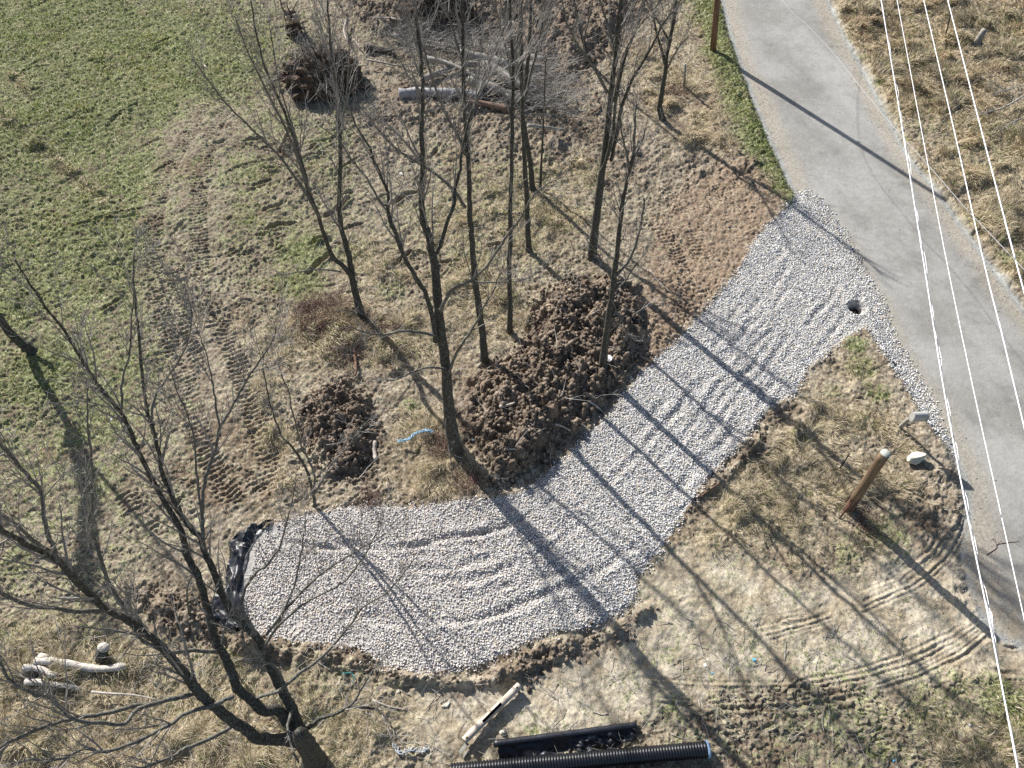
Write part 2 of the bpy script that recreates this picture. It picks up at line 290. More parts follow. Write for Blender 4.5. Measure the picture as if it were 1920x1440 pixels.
M_pole = mat("treated pole wood", (.20, .115, .07), .8, nscale=7, namt=.5, bump=.006, bscale=30, stretch=(1, 1, .12))
M_stub = mat("weathered pole wood", (.22, .15, .095), .85, nscale=8, namt=.6, bump=.01, bscale=30, stretch=(1, 1, .1), col2=(.075, .05, .035), n2=5)
M_grey = mat("grey weathered board", (.30, .29, .25), .8, nscale=8, namt=.3, bump=.004, bscale=40)
M_box = mat("dull galvanised metal", (.40, .40, .38), .5, nscale=10, namt=.15, spec=.5)
M_black = mat("black plastic pipe", (.012, .013, .016), .32, spec=.5)
M_sheet = mat("black plastic sheet", (.016, .018, .024), .42, nscale=3, namt=.3, bump=.015, bscale=6, spec=.5)
M_rim = mat("pale blue plastic", (.42, .62, .85), .4, spec=.4)
M_beige = mat("beige plastic tube", (.50, .43, .35), .6, nscale=5, namt=.18, spec=.3)
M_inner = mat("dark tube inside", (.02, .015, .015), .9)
M_rock = mat("pale rock", (.55, .53, .44), .9, nscale=5, namt=.3, bump=.03, bscale=8)
M_white2 = mat("white foam", (.8, .8, .8), .6)
M_blue = mat("blue plastic", (.10, .38, .62), .5)
M_rope = mat("blue rope", (.33, .55, .70), .7, nscale=30, namt=.4)
M_teal = mat("teal twine", (.05, .30, .28), .7)
M_wire = mat("bare aluminium wire", (.85, .85, .87), .45, spec=.6)
M_wired = mat("grey service cable", (.42, .42, .43), .5, spec=.5)
M_rust = mat("rusty steel", (.13, .055, .04), .8, nscale=20, namt=.4)
M_darkst = mat("black stake", (.02, .02, .02), .6)
M_root = mat("muddy roots", (.10, .07, .05), .95, nscale=10, namt=.5, bump=.03, bscale=15)

# ------------------------------------------------------------------ mesh helpers
def tag(o, label=None, cat=None, group=None, kind=None):
    if label: o["label"] = label
    if cat: o["category"] = cat
    if group: o["group"] = group
    if kind: o["kind"] = kind
    return o
def link(me, name, m, parent=None, smooth=True):
    o = bpy.data.objects.new(name, me); C.objects.link(o)
    if m: me.materials.append(m)
    if smooth: me.polygons.foreach_set("use_smooth", np.ones(len(me.polygons), bool))
    if parent: o.parent = parent
    return o
def npmesh(name, V, F, k, m, col=None, smooth=False, parent=None):
    """V (n,3), F flat indices of k-gons"""
    me = bpy.data.meshes.new(name); n = len(V); F = np.asarray(F, np.int32).reshape(-1); nf = len(F) // k
    me.vertices.add(n); me.vertices.foreach_set("co", np.asarray(V, np.float32).ravel())
    me.loops.add(nf * k); me.loops.foreach_set("vertex_index", F)
    me.polygons.add(nf); me.polygons.foreach_set("loop_start", np.arange(0, nf * k, k, dtype=np.int32))
    me.update(calc_edges=True)
    if col is not None:
        a = me.attributes.new("Col", 'FLOAT_COLOR', 'POINT')
        c4 = np.ones((n, 4), np.float32); c4[:, :3] = col; a.data.foreach_set("color", c4.ravel())
    return link(me, name, m, parent, smooth)
class MB:
    def __init__(s): s.v = []; s.f = []
    def tube(s, pts, rad, n=6, cap=True, seed=0, wob=0):
        pts = [Vector(p) for p in pts]; N = len(pts); base = len(s.v)
        up = Vector((0, 0, 1)); prev = None
        for i in range(N):
            d = (pts[min(i + 1, N - 1)] - pts[max(i - 1, 0)])
            if d.length < 1e-9: d = Vector((0, 0, 1))
            d.normalize()
            if prev is None:
                a = d.orthogonal().normalized()
            else:
                a = prev - d * prev.dot(d)
                a = a.normalized() if a.length > 1e-6 else d.orthogonal().normalized()
            prev = a; b = d.cross(a); r = rad[i] if hasattr(rad, '__len__') else rad
            for k in range(n):
                th = 2 * math.pi * k / n; rr = r * (1 + (wob * RND.uniform(-1, 1) if wob else 0))
                s.v.append(pts[i] + a * (math.cos(th) * rr) + b * (math.sin(th) * rr))
        for i in range(N - 1):
            for k in range(n):
                p = base + i * n + k; q = base + i * n + (k + 1) % n
                s.f.append((p, q, q + n, p + n))
        if cap:
            s.f.append(tuple(base + n - 1 - k for k in range(n))); s.f.append(tuple(base + (N - 1) * n + k for k in range(n)))
    def box(s, c, sx, sy, sz, rot=None):
        c = Vector(c); b = len(s.v)
        for x in (-1, 1):
            for y in (-1, 1):
                for z in (-1, 1):
                    p = Vector((x * sx / 2, y * sy / 2, z * sz / 2))
                    if rot: p = rot @ p
                    s.v.append(c + p)
        s.f += [(b, b+1, b+3, b+2), (b+4, b+6, b+7, b+5), (b, b+4, b+5, b+1), (b+2, b+3, b+7, b+6), (b, b+2, b+6, b+4), (b+1, b+5, b+7, b+3)]
    def build(s, name, m, parent=None, smooth=True, bevel=0):
        me = bpy.data.meshes.new(name); me.from_pydata([tuple(v) for v in s.v], [], s.f); me.update()
        o = link(me, name, m, parent, smooth)
        if bevel:
            b = o.modifiers.new("bevel", 'BEVEL'); b.width = bevel; b.segments = 2
        return o
def empty(name, loc):
    o = bpy.data.objects.new(name, None); C.objects.link(o); o.location = loc; o.empty_display_size = .3; return o
def origin_to(o, loc):
    loc = Vector(loc); o.data.transform(Matrix.Translation(-loc)); o.location = loc; return o
def reparent_shift(root):
    for c in root.children:
        if c.type == 'MESH':
            c.data.transform(Matrix.Translation(-root.location))

# ------------------------------------------------------------------ terrain sheet
u = np.linspace(-1, 1, 1321)
e = 1 + np.cumsum(np.geomspace(.004, 4.5, 26)); u = np.concatenate([-e[::-1], u, e])
ys = [1.6]
while ys[-1] < 42: ys.append(ys[-1] + .021 + .00125 * (ys[-1] - 1.6))
ys = np.array(ys); ef = 42 + np.cumsum(np.geomspace(.1, 60, 26)); eb = 1.6 - np.cumsum(np.geomspace(.03, 40, 22))
ys = np.concatenate([eb[::-1], ys, ef])
wy = 13.2 + .42 * np.clip(ys - 2, -2, 40)
GX = u[None, :] * wy[:, None]; GY = np.repeat(ys[:, None], len(u), 1)
nr, nc = GX.shape
x = GX.ravel(); y = GY.ravel(); z = height(x, y)
rdw = L(R_rd, x, y) + .10 * (fbm(x, y, 2.5, 3, 7.7) - .5)
grw = np.maximum(L(R_gr, x, y) + .22 * (fbm(x, y, 3.0, 3, 5.5) - .5), -9)
def lerp(a, b, t): return a + (b - a) * t[:, None]
def c(*v): return np.array(v, float)[None, :]
def soil_color(x, y, z):
    g = L(R_green, x, y); st = L(R_straw, x, y); dk = L(R_dark, x + 1.2 * (fbm(x, y, 1.5, 3, 91.) - .5), y + 1.2 * (fbm(x, y, 1.5, 3, 92.) - .5)); bare = sstep(-.4, .4, L(R_bare, x, y)); bot = sstep(-.5, .6, L(R_bot, x, y))
    n0 = fbm(x, y, .5, 4, 20.0); n1 = fbm(x, y, 2.2, 4, 21.0, .6); n2 = fbm(x, y, 7.0, 3, 22.0, .6); n3 = fbm(x, y, 22.0, 2, 23.0)
    col = lerp(c(.165, .132, .092), c(.36, .31, .235), sstep(.32, .68, n1 * .4 + n2 * .3 + n3 * .3))
    col = lerp(col, c(.17, .12, .078), sstep(.58, .72, n0) * .6)
    col = lerp(col, lerp(c(.20, .145, .10), c(.315, .24, .172), n2), bare)
    col = lerp(col, lerp(c(.34, .285, .20), c(.52, .46, .36), sstep(.3, .7, n1)), bot * .85)
    gm = sstep(.45, .57, n2 * .38 + n1 * .22 + n3 * .40 + (np.minimum(g, .85) + 2 * np.maximum(g - .98, 0) - .5) * .40) * (g > .02) * (1 - dk * .8)
    col = lerp(col, lerp(c(.10, .125, .042), c(.22, .245, .10), sstep(.3, .7, n3 * .5 + n2 * .5)), gm * .85)
    sm = st * sstep(.25, .55, n1 * .6 + n2 * .4 + st * .2) * (1 - dk * .7)
    col = lerp(col, lerp(c(.24, .19, .115), c(.44, .37, .25), n3), sm * .9)
    col = lerp(col, lerp(c(.10, .076, .056), c(.25, .195, .145), sstep(.25, .75, n2 * .5 + n1 * .5)), dk)
    lt = sstep(.60, .70, n3 * .7 + n2 * .3)                     # dry bleached litter flecks
    col = lerp(col, c(.55, .49, .39), lt * (1 - dk * .9) * .5)
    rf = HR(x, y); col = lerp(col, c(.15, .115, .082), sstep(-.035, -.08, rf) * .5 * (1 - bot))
    return np.clip(col, .01, .9)
def road_color(x, y):
    rd = L(R_rd, x, y); n1 = fbm(x, y, .6, 4, 30.); n2 = fbm(x, y, 5, 3, 31.); n3 = fbm(x, y, 26, 2, 32.)
    col = lerp(c(.255, .245, .222), c(.335, .325, .30), sstep(.3, .7, n1 * .7 + n2 * .3))
    edge = sstep(1.15, .35, rd + .5 * (n1 - .5))
    col = lerp(col, lerp(c(.24, .21, .165), c(.42, .38, .31), n3), edge * .85)
    col = lerp(col, lerp(c(.20, .21, .20), c(.36, .38, .37), n3), sstep(.28, .10, rd) * .7)
    wet = np.zeros_like(x)
    for px, py, r, w in ((1860,1150,1.2,.7),(1760,1010,.8,.8),(1800,1060,.6,.6),(1900,1190,1.5,.6)):
        g = G(px, py); wet = np.maximum(wet, w * np.exp(-((x - g[0]) ** 2 + (y - g[1]) ** 2) / r ** 2))
    col = lerp(col, lerp(c(.25, .19, .115), c(.36, .30, .21), n2), np.clip(wet * sstep(.3, .6, n1 * .5 + n2 * .5) * 1.3, 0, 1))
    wl = fbm(x * .9 + y * .35, (y * .9 - x * .35) * .12, 1.2, 3, 35.)      # wear along the lanes
    tar = sstep(.63, .70, fbm(x, y, 1.3, 4, 36., .6)) * .35
    col = col * (1 + .28 * (wl - .5) - tar * .35)[:, None]
    return col * (1 + .4 * (n3 - .5))[:, None]
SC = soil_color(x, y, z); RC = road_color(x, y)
BC = lerp(c(.32, .30, .27), c(.48, .46, .43), fbm(x, y, 6, 3, 40.))
blend = sstep(-.25, .02, rdw); SC = lerp(SC, RC * .92, blend * .6)
idx = np.arange(nr * nc).reshape(nr, nc)
quads = np.stack([idx[:-1, :-1], idx[:-1, 1:], idx[1:, 1:], idx[1:, :-1]], -1).reshape(-1, 4)
fr = rdw[quads].mean(1) > 0; fg = (grw[quads].mean(1) > 0) & ~fr
V3 = np.stack([x, y, z], 1)
for name, sel, m, colr in (("ground", ~(fr | fg), M_ground, SC), ("road", fr, M_road, RC), ("gravel_driveway", fg, M_bed, BC)):
    q = quads[sel]; ids, inv = np.unique(q, return_inverse=True)
    o = npmesh(name, V3[ids], inv.reshape(-1), 4, m, colr[ids], smooth=True)
    tag(o, kind='structure')

# ------------------------------------------------------------------ scattered stones and clods
def ico():
    t = (1 + 5 ** .5) / 2
    v = np.array([(-1,t,0),(1,t,0),(-1,-t,0),(1,-t,0),(0,-1,t),(0,1,t),(0,-1,-t),(0,1,-t),(t,0,-1),(t,0,1),(-t,0,-1),(-t,0,1)], float)
    v /= np.linalg.norm(v[0]); f = [(0,11,5),(0,5,1),(0,1,7),(0,7,10),(0,10,11),(1,5,9),(5,11,4),(11,10,2),(10,7,6),(7,1,8),(3,9,4),(3,4,2),(3,2,6),(3,6,8),(3,8,9),(4,9,5),(2,4,11),(6,2,10),(8,6,7),(9,8,1)]
    return v, np.array(f)
IV, IF = ico()
def rots(n, rs):
    q = rs.randn(n, 4); q /= np.linalg.norm(q, axis=1)[:, None]; a, b, c_, d = q.T
    return np.stack([1-2*(c_*c_+d*d), 2*(b*c_-a*d), 2*(b*d+a*c_), 2*(b*c_+a*d), 1-2*(b*b+d*d), 2*(c_*d-a*b), 2*(b*d-a*c_), 2*(c_*d+a*b), 1-2*(b*b+c_*c_)], 1).reshape(n, 3, 3)
def rocks(name, px, py, size, col, m, sink=.25, flat=(1, .75, .55), lift=0., jag=.22):
    n = len(px); rs = RS; sc = np.array(flat)[None, :] * rs.uniform(.75, 1.25, (n, 3))
    v = IV[None] * (1 + rs.uniform(-jag, jag, (n, 12)))[:, :, None] * sc[:, None, :] * size[:, None, None]
    v = np.einsum('nij,nkj->nki', rots(n, rs), v)
    pz = height(px, py) + size * (.5 - sink) + lift
    v += np.stack([px, py, pz], 1)[:, None, :]
    F = (IF[None] + 12 * np.arange(n)[:, None, None]).reshape(-1)
    return npmesh(name, v.reshape(-1, 3), F, 3, m, np.repeat(col, 12, 0), smooth=False)
def grid_pts(x0, x1, y0, y1, d, jit=.5):
    gx, gy = np.meshgrid(np.arange(x0, x1, d), np.arange(y0, y1, d * .9)); gx = gx.ravel(); gy = gy.ravel()
    return gx + RS.uniform(-jit, jit, gx.shape) * d, gy + RS.uniform(-jit, jit, gx.shape) * d
gx, gy = grid_pts(-7, 16, 4, 27, .047, .6)
s = np.maximum(L(R_gr, gx, gy), L(R_sh, gx, gy) - .05) + .30 * (fbm(gx, gy, 2.4, 3, 5.5) - .5)
keep = (RS.rand(len(gx)) < sstep(-.30, .10, s) ** 1.7) & (np.hypot(gx - PIT[0], gy - PIT[1]) > .13)
keep &= (L(R_rd, gx, gy) < .9) | (L(R_gr, gx, gy) > 0)
keep &= RS.rand(len(gx)) > .5 * sstep(.66, .75, fbm(gx, gy, 1.1, 3, 50.))
gx, gy = gx[keep], gy[keep]; n = len(gx)
v = RS.rand(n)[:, None]; tt = RS.rand(n)
base = np.where(tt[:, None] < .45, c(.74, .72, .69), np.where(tt[:, None] < .70, c(.56, .57, .585), np.where(tt[:, None] < .86, c(.70, .63, .53), c(.24, .25, .275))))
wf = sstep(6, -4, gx)[:, None]; base = base * (1 - wf * .10) + c(.055, .02, .0) * wf
colr = np.minimum(base * (.66 + .62 * v), .9)
stones = rocks("gravel_stones", gx, gy, RS.uniform(.017, .037, n), colr, M_stone, sink=.05)
tag(stones, "pale crushed stone laid over the driveway beside the road", "gravel", kind='stuff')
# road grit along the shoulders
gx = RS.uniform(5, 24, 60000); gy = RS.uniform(3, 42, 60000); rd = L(R_rd, gx, gy)
keep = RS.rand(60000) < np.where((rd > -.2) & (rd < .3), .28, np.where((rd > 0) & (rd < 1.0), .10, np.where(rd > 0, .006, 0)))
keep &= L(R_gr, gx, gy) < -.1
gx, gy = gx[keep], gy[keep]; n = len(gx)
grit = rocks("road_grit", gx, gy, RS.uniform(.010, .028, n), c(.34, .34, .325) * (.6 + .7 * RS.rand(n))[:, None], M_stone, sink=.2)
tag(grit, "loose grey grit along both edges of the paved road", "gravel", kind='stuff')
# clods
def clods(name, R, dens, smin, smax, label, pw=1.0, lo=-.15, hi=.25):
    j, i = np.where(R > lo); 
    if len(j) == 0: return
    x0, x1 = LX0 + LD * i.min(), LX0 + LD * i.max(); y0, y1 = LY0 + LD * j.min(), min(LY0 + LD * j.max(), 42)
    n = int((x1 - x0) * (y1 - y0) * dens); gx = RS.uniform(x0, x1, n); gy = RS.uniform(y0, y1, n)
    s = L(R, gx, gy) + 1.1 * (fbm(gx, gy, 1.6, 3, 60.) - .5); k = (RS.rand(n) < sstep(lo - .1, hi + .3, s)) & (L(R_gr, gx, gy) < .05) & (L(R_rd, gx, gy) < -.1)
    gx, gy = gx[k], gy[k]; n = len(gx); sz = smin + (smax - smin) * RS.rand(n) ** 5
    colr = c(.195, .155, .118) * (.45 + 1.0 * RS.rand(n))[:, None]
    k2 = RS.rand(n) < .10; colr[k2] = np.array([.30, .24, .18]) * (.7 + .5 * RS.rand(k2.sum()))[:, None]
    o = rocks(name, gx, gy, sz, colr, M_clod, sink=.1, flat=(1, .8, .65), jag=.38); tag(o, label, "soil", kind='stuff')
clods("dirt_clods", R_mb, 260, .010, .115, "dark crumbly clods on the large earth mound between the trees and driveway")
clods("dirt_clods", R_ma, 260, .010, .105, "dark crumbly clods on the small earth mound left of the straw grass")
clods("dirt_clods", R_mc, 220, .010, .085, "brown clods pushed up along the lower edge of the gravel")
clods("dirt_clods", R_md, 150, .012, .09, "brown clods beside the black plastic sheet")
clods("dirt_clods", R_mf, 220, .012, .05, "brown clods along the right edge of the gravel")
clods("dirt_clods", R_me, 40, .02, .13, "dark clods on the cleared earth at the far end of the trees")
rr_ = np.maximum(R_bare, np.where(ly < 30, -5, -5)); clods("dirt_clods", rr_, 60, .008, .035, "small tan crumbs on the bare earth between mound and road")

# ------------------------------------------------------------------ grass
def blades(name, gx, gy, hgt, wid, lean, dirn, col, label, cat):
    n = len(gx); gz = height(gx, gy) - .01
    dx, dy = np.cos(dirn), np.sin(dirn); ax = RS.uniform(0, 2 * np.pi, n); wx, wy2 = -dy * wid * .5, dx * wid * .5
    wx = np.cos(ax) * wid * .35 + wx; wy2 = np.sin(ax) * wid * .35 + wy2
    up = np.sqrt(np.maximum(.02, 1 - lean ** 2))
    b = np.stack([gx, gy, gz], 1); wv = np.stack([wx, wy2, 0 * wx], 1)
    mid = b + np.stack([dx * hgt * lean * .42, dy * hgt * lean * .42, hgt * up * .62], 1)
    tip = b + np.stack([dx * hgt * (lean * 1.02 + .12), dy * hgt * (lean * 1.02 + .12), hgt * up * .72], 1)
    V = np.stack([b - wv, b + wv, mid + wv * .8, mid - wv * .8, tip], 1).reshape(-1, 3)
    o5 = 5 * np.arange(n)[:, None]
    F = np.concatenate([(o5 + np.array([0, 1, 2])), (o5 + np.array([0, 2, 3])), (o5 + np.array([3, 2, 4]))], 1).reshape(-1)
    o = npmesh(name, V, F, 3, M_blade, np.repeat(np.clip(col, .005, .9), 5, 0), smooth=False)
    tag(o, label, cat, kind='stuff'); return o
def cand(n, region):
    """random ground points, denser near the camera, inside the view"""
    x0, x1, y0, y1 = region
    gx = RS.uniform(x0, x1, n); gy = y0 + (y1 - y0) * RS.rand(n) ** 1.25
    k = np.abs(gx) < 12.6 + .43 * (gy - 2); return gx[k], gy[k]
# green turf
gx, gy = cand(1500000, (-29, 28, 2.2, 41)); g = L(R_green, gx, gy); dk = L(R_dark, gx, gy)
n2 = fbm(gx, gy, 7.0, 3, 22.0, .6); n1 = fbm(gx, gy, 2.2, 4, 21.0, .6); n3 = fbm(gx, gy, 22.0, 2, 23.0)
p = sstep(.45, .57, n2 * .38 + n1 * .22 + n3 * .40 + (np.minimum(g, .85) + 2 * np.maximum(g - .98, 0) - .5) * .40) * (g > .02) * (1 - dk * .8) * (.30 + .3 * sstep(.45, .6, fbm(gx, gy, 3.1, 2, 76.)))
k = (RS.rand(len(gx)) < p) & (L(R_rd, gx, gy) < -.05) & (L(R_gr, gx, gy) < -.05) & (HR(gx, gy) > -.03)
gx, gy, g = gx[k], gy[k], g[k]; n = len(gx); near = np.hypot(gx, gy)
tt = RS.rand(n)[:, None]
col = c(.11, .16, .04) * (1 - tt) + c(.28, .335, .09) * tt
yl = (fbm(gx, gy, .8, 3, 70.)[:, None] > .55) * (RS.rand(n)[:, None] < .5); col = np.where(yl, col * c(1.35, 1.05, .9), col)
strawm = RS.rand(n) < .16 + .5 * sstep(.5, .7, fbm(gx, gy, 1.4, 3, 75.)); col[strawm] = np.array([.50, .44, .30]) * RS.uniform(.6, 1.1, (strawm.sum(), 1))
blades("green_grass", gx, gy, RS.uniform(.04, .11, n) * (1 + .5 * (g > .9)), .007 + .00050 * near, RS.uniform(.2, .95, n), RS.uniform(0, 6.28, n), col,
       "short green spring grass in patches over the muddy field and verges", "grass")
# straw
gx, gy = cand(1150000, (-29, 28, 2.2, 41)); st = L(R_straw, gx, gy); dk = L(R_dark, gx, gy)
n1 = fbm(gx, gy, 2.2, 4, 21.0, .6); tus = fbm(gx, gy, 1.25, 2, 12.0)
p = np.clip(st * 1.15, 0, 1) * sstep(.2, .5, n1 * .5 + st * .4) * (1 - dk * .5) * (.45 + .5 * sstep(.4, .65, tus)) + .085 * (1 - dk)
k = (RS.rand(len(gx)) < p) & (L(R_rd, gx, gy) < -.12) & (L(R_gr, gx, gy) < -.12)
k &= RS.rand(len(gx)) > dk * .8
gx, gy, st = gx[k], gy[k], st[k]; n = len(gx); near = np.hypot(gx, gy)
flow = (fbm(gx, gy, .55, 2, 80.) * 14 + fbm(gx, gy, 2.5, 2, 81.) * 5)
dirn = flow + RS.normal(0, .55, n)
tt = RS.rand(n)[:, None] ** 1.3
col = c(.33, .265, .165) * (1 - tt) + c(.80, .71, .54) * tt
rz = sstep(.5, .68, fbm(gx, gy, .7, 3, 82.))[:, None] * (gy[:, None] > 16); col = col * (1 - rz * .3) + col * c(.95, .70, .50) * rz * .3
gg = (RS.rand(n) < .08 + .35 * L(R_green, gx, gy)) ; col[gg] = np.array([.20, .24, .075]) * RS.uniform(.6, 1.3, (gg.sum(), 1))
tl = fbm(gx, gy, 1.25, 2, 12.0)
blades("dry_grass", gx, gy, RS.uniform(.12, .34, n) * (.35 + .85 * st) * (1 + .5 * (tl > .55)), .006 + .00050 * near, RS.uniform(.55, .995, n), dirn, col,
       "matted straw coloured dead grass under the trees and beyond the road", "grass")
#@@OBJECTS@@
# ------------------------------------------------------------------ bare trees
def smooth_path(P, sub=4):
    P = [Vector(p) for p in P]
    if len(P) < 3: return P
    out = []
    for i in range(len(P) - 1):
        a, b, c_, d = P[max(i - 1, 0)], P[i], P[i + 1], P[min(i + 2, len(P) - 1)]
        for k in range(sub):
            t = k / sub
            out.append(.5 * ((2 * b) + (c_ - a) * t + (2 * a - 5 * b + 4 * c_ - d) * t * t + (3 * b - a - 3 * c_ + d) * t ** 3))
    out.append(P[-1]); return out
def rv(): return Vector((RND.gauss(0, 1), RND.gauss(0, 1), RND.gauss(0, 1))).normalized()
def twig(mb, p, d, Lh, r, lvl, upb=.25):
    n = 5 if Lh > .5 else 3; pts = [p.copy()]; dd = d.copy(); q = p.copy()
    for i in range(n):
        dd = (dd + rv() * .17 + Vector((0, 0, upb * .35))).normalized(); q = q + dd * (Lh / n); pts.append(q.copy())
    rad = [max(.0036, 1.15 * r * (1 - .8 * i / n)) for i in range(n + 1)]
    mb.tube(pts, rad, 4 if r > .012 else 3, cap=False)
    if lvl > 0:
        k = int(RND.uniform(1.6, 4.2) + Lh * 1.0)
        for _ in range(k):
            t = RND.uniform(.2, .97); j = min(int(t * n), n - 1); pp = pts[j].lerp(pts[j + 1], t * n - j); tg = (pts[j + 1] - pts[j]).normalized()
            side = tg.cross(rv()).normalized(); nd = (tg + side * RND.uniform(.35, .8)).normalized()
            twig(mb, pp, nd, Lh * RND.uniform(.28, .55), max(.0035, r * (1 - .7 * t) * .62), lvl - 1, upb)
    return pts
def spawn(mb, pts, rads, count, Lh, t0=.25, lvl=2, upb=.25, fac=.45):
    n = len(pts) - 1
    for _ in range(count):
        t = t0 + (1 - t0) * RND.random() ** .8; j = min(int(t * n), n - 1); p = pts[j].lerp(pts[j + 1], t * n - j)
        tg = (pts[j + 1] - pts[j]).normalized(); side = tg.cross(rv()).normalized()
        nd = (tg * RND.uniform(.8, 1.2) + side * RND.uniform(.4, .75) + Vector((0, 0, .2))).normalized()
        twig(mb, p, nd, Lh * RND.uniform(.45, 1.1) * (1.15 - .5 * t), min(rads[j] * fac, .004 + .011 * Lh), lvl, upb)
def bare_tree(label, base, limbs, name="bare_tree", mtrunk=M_bark, mlimb=M_limb, mtwig=M_twig, group="bare trees", cat="tree", crown="crown"):
    b = GZ(*base); root = empty(name, b); tag(root, label, cat, group); Y0 = b.y; cr = MB(); made = []
    for L_ in limbs:
        pts = L_['p']; n = len(pts); cum = [0.]
        for i in range(1, n): cum.append(cum[-1] + math.hypot(pts[i][0] - pts[i - 1][0], pts[i][1] - pts[i - 1][1]))
        T = [cc / cum[-1] for cc in cum]; W3 = []
        for (px, py), t in zip(pts, T):
            if 'z' in L_: z0, z1 = L_['z']; W3.append(Vector(G(px, py, z0 + (z1 - z0) * t)))
            else:
                d0, d1 = L_.get('d', (0, 0)); W3.append(Vector(atY(px, py, Y0 + d0 + (d1 - d0) * t)))
        w0, w1 = L_['w']; first = not made
        if first: W3[0] = b - Vector((0, 0, .12))
        S = smooth_path(W3, 4); m = len(S) - 1
        wig = L_.get('wig', .012)
        S = [p + (rv() * wig if 0 < i < m else Vector()) for i, p in enumerate(S)]
        rad = []
        for i, p in enumerate(S):
            t = i / m; w = w0 + (w1 - w0) * t; r = max(.0045, .5 * w * (.76 if w > 9 else .88) * depth(p) / FPX)
            if first: r *= 1 + .45 * math.exp(-t * m * .9)
            if first and L_.get('n', 8) == 0 and i > m - 4: r *= (.97, .88, .7, .3)[i - m + 3]
            rad.append(r * RND.uniform(.93, 1.07))
        mb = MB(); mb.tube(S, rad, 9 if rad[0] > .06 else 6, wob=.05 if rad[0] > .05 else 0)
        nm = 'trunk' if L_.get('trunk') or first else 'limb'
        mb.build(nm, mtrunk if rad[0] > .055 else mlimb, root)
        made.append((S, rad))
        nt_ = int(L_.get('n', 8) * 1.15)
        if nt_: spawn(cr, S, rad, nt_, 1.3 * L_.get('L', 1.6), L_.get('t0', .3), L_.get('lvl', 2), L_.get('up', .25))
        g = L_.get('grow', 0)
        if g:
            d = (S[-1] - S[-3]).normalized() * .5 + Vector((0, 0, .6)) + rv() * .1
            for k in range(L_.get('gn', 3)):
                gp = twig(cr, S[-1], (d.normalized() + rv() * .25).normalized(), g * RND.uniform(.7, 1.1), rad[-1] * .8, 3, .25)
    if cr.v: cr.build(crown, mtwig, root, smooth=False)
    reparent_shift(root)
    return root
D = dict
# trees of the middle row, trunk lines followed on the picture and stood on the terrain
bare_tree("tall bare tree nearest the gravel, in straw grass with blue rope at its foot", (858,850), [
 D(p=[(858,850),(846,800),(839,740),(836,690),(827,625),(820,560),(816,500),(808,470),(805,443),(793,410),(790,353),(792,300),(790,233),(793,167),(788,110),(780,20),(770,-90)], w=(31,5), d=(0,.8), n=26, t0=.35, L=1.5, grow=1.6),
 D(p=[(817,640),(812,600),(800,555),(780,520),(757,480),(743,443),(728,400),(727,360),(703,307),(693,277),(667,233),(640,170),(618,110)], w=(14,2.5), d=(.1,-.8), n=20, L=1.5, grow=.8),
 D(p=[(730,385),(713,380),(687,333),(660,300),(640,270),(600,235)], w=(6,2), d=(-.5,-1.2), n=8, L=1.),
 D(p=[(812,480),(822,468),(833,433),(850,383),(854,350),(863,317),(867,273),(883,213),(905,170),(930,130)], w=(12,2.5), d=(.5,1.8), n=16, L=1.4, grow=.6),
 D(p=[(817,628),(793,625),(757,620),(720,627),(687,623),(655,612)], w=(7,3), d=(0,-.7), n=10, L=.8, up=.0),
 D(p=[(842,697),(857,660),(877,630),(897,597),(910,570),(923,550),(935,520),(950,500)], w=(7,2), d=(0,-.9), n=12, L=.9),
 D(p=[(826,582),(840,553),(857,538),(880,528),(893,517),(920,490),(947,447),(973,413),(993,377),(1013,353),(1040,338),(1060,330)], w=(9,2), d=(0,-1.6), n=14, L=.9),
 D(p=[(880,528),(930,530),(960,528),(1000,518),(1030,490)], w=(4,1.5), d=(-.4,-.9), n=7, L=.6),
 D(p=[(836,690),(800,690),(770,700),(740,712),(720,712)], w=(5,2), d=(0,-.9), n=8, L=.7, up=0),
 D(p=[(848,790),(860,820),(880,850),(905,880),(935,905)], w=(4,2), z=(1.6,.25), n=7, L=.5, up=-.1),
 D(p=[(842,750),(836,800),(846,860),(848,900)], w=(3.5,1.5), z=(2.4,.5), n=5, L=.4, up=-.1)])
bare_tree("forked bare tree leaning left, rooted beside the brambles above the small earth mound", (680,595), [
 D(p=[(680,595),(670,562),(662,528),(658,500),(651,467),(640,425),(636,367),(638,300),(637,247),(632,180),(622,100),(615,20),(610,-60)], w=(19,3), d=(0,1), n=22, L=1.4, grow=1.4),
 D(p=[(660,520),(642,498),(623,480),(608,440),(595,400),(577,352),(570,320),(560,290),(545,240),(520,180),(495,120),(480,60),(470,0)], w=(13,2.5), d=(0,-.4), n=22, L=1.5, grow=1.2, trunk=1),
 D(p=[(600,410),(575,365),(545,320),(520,290),(475,245),(430,200),(390,150),(360,110)], w=(8,2), d=(-.1,-1.6), n=16, L=1.3),
 D(p=[(583,365),(560,300),(530,230),(500,170),(470,110),(440,30)], w=(7,2), d=(-.2,-1), n=14, L=1.3),
 D(p=[(575,345),(555,260),(530,180),(515,110),(505,40)], w=(6,2), d=(-.2,.8), n=12, L=1.2),
 D(p=[(640,510),(600,505),(560,510),(520,516)], w=(4,2), d=(0,-.8), n=8, L=.6, up=0),
 D(p=[(637,247),(650,180),(655,100),(650,30)], w=(5,2), d=(.8,1.6), n=10, L=1.2)])
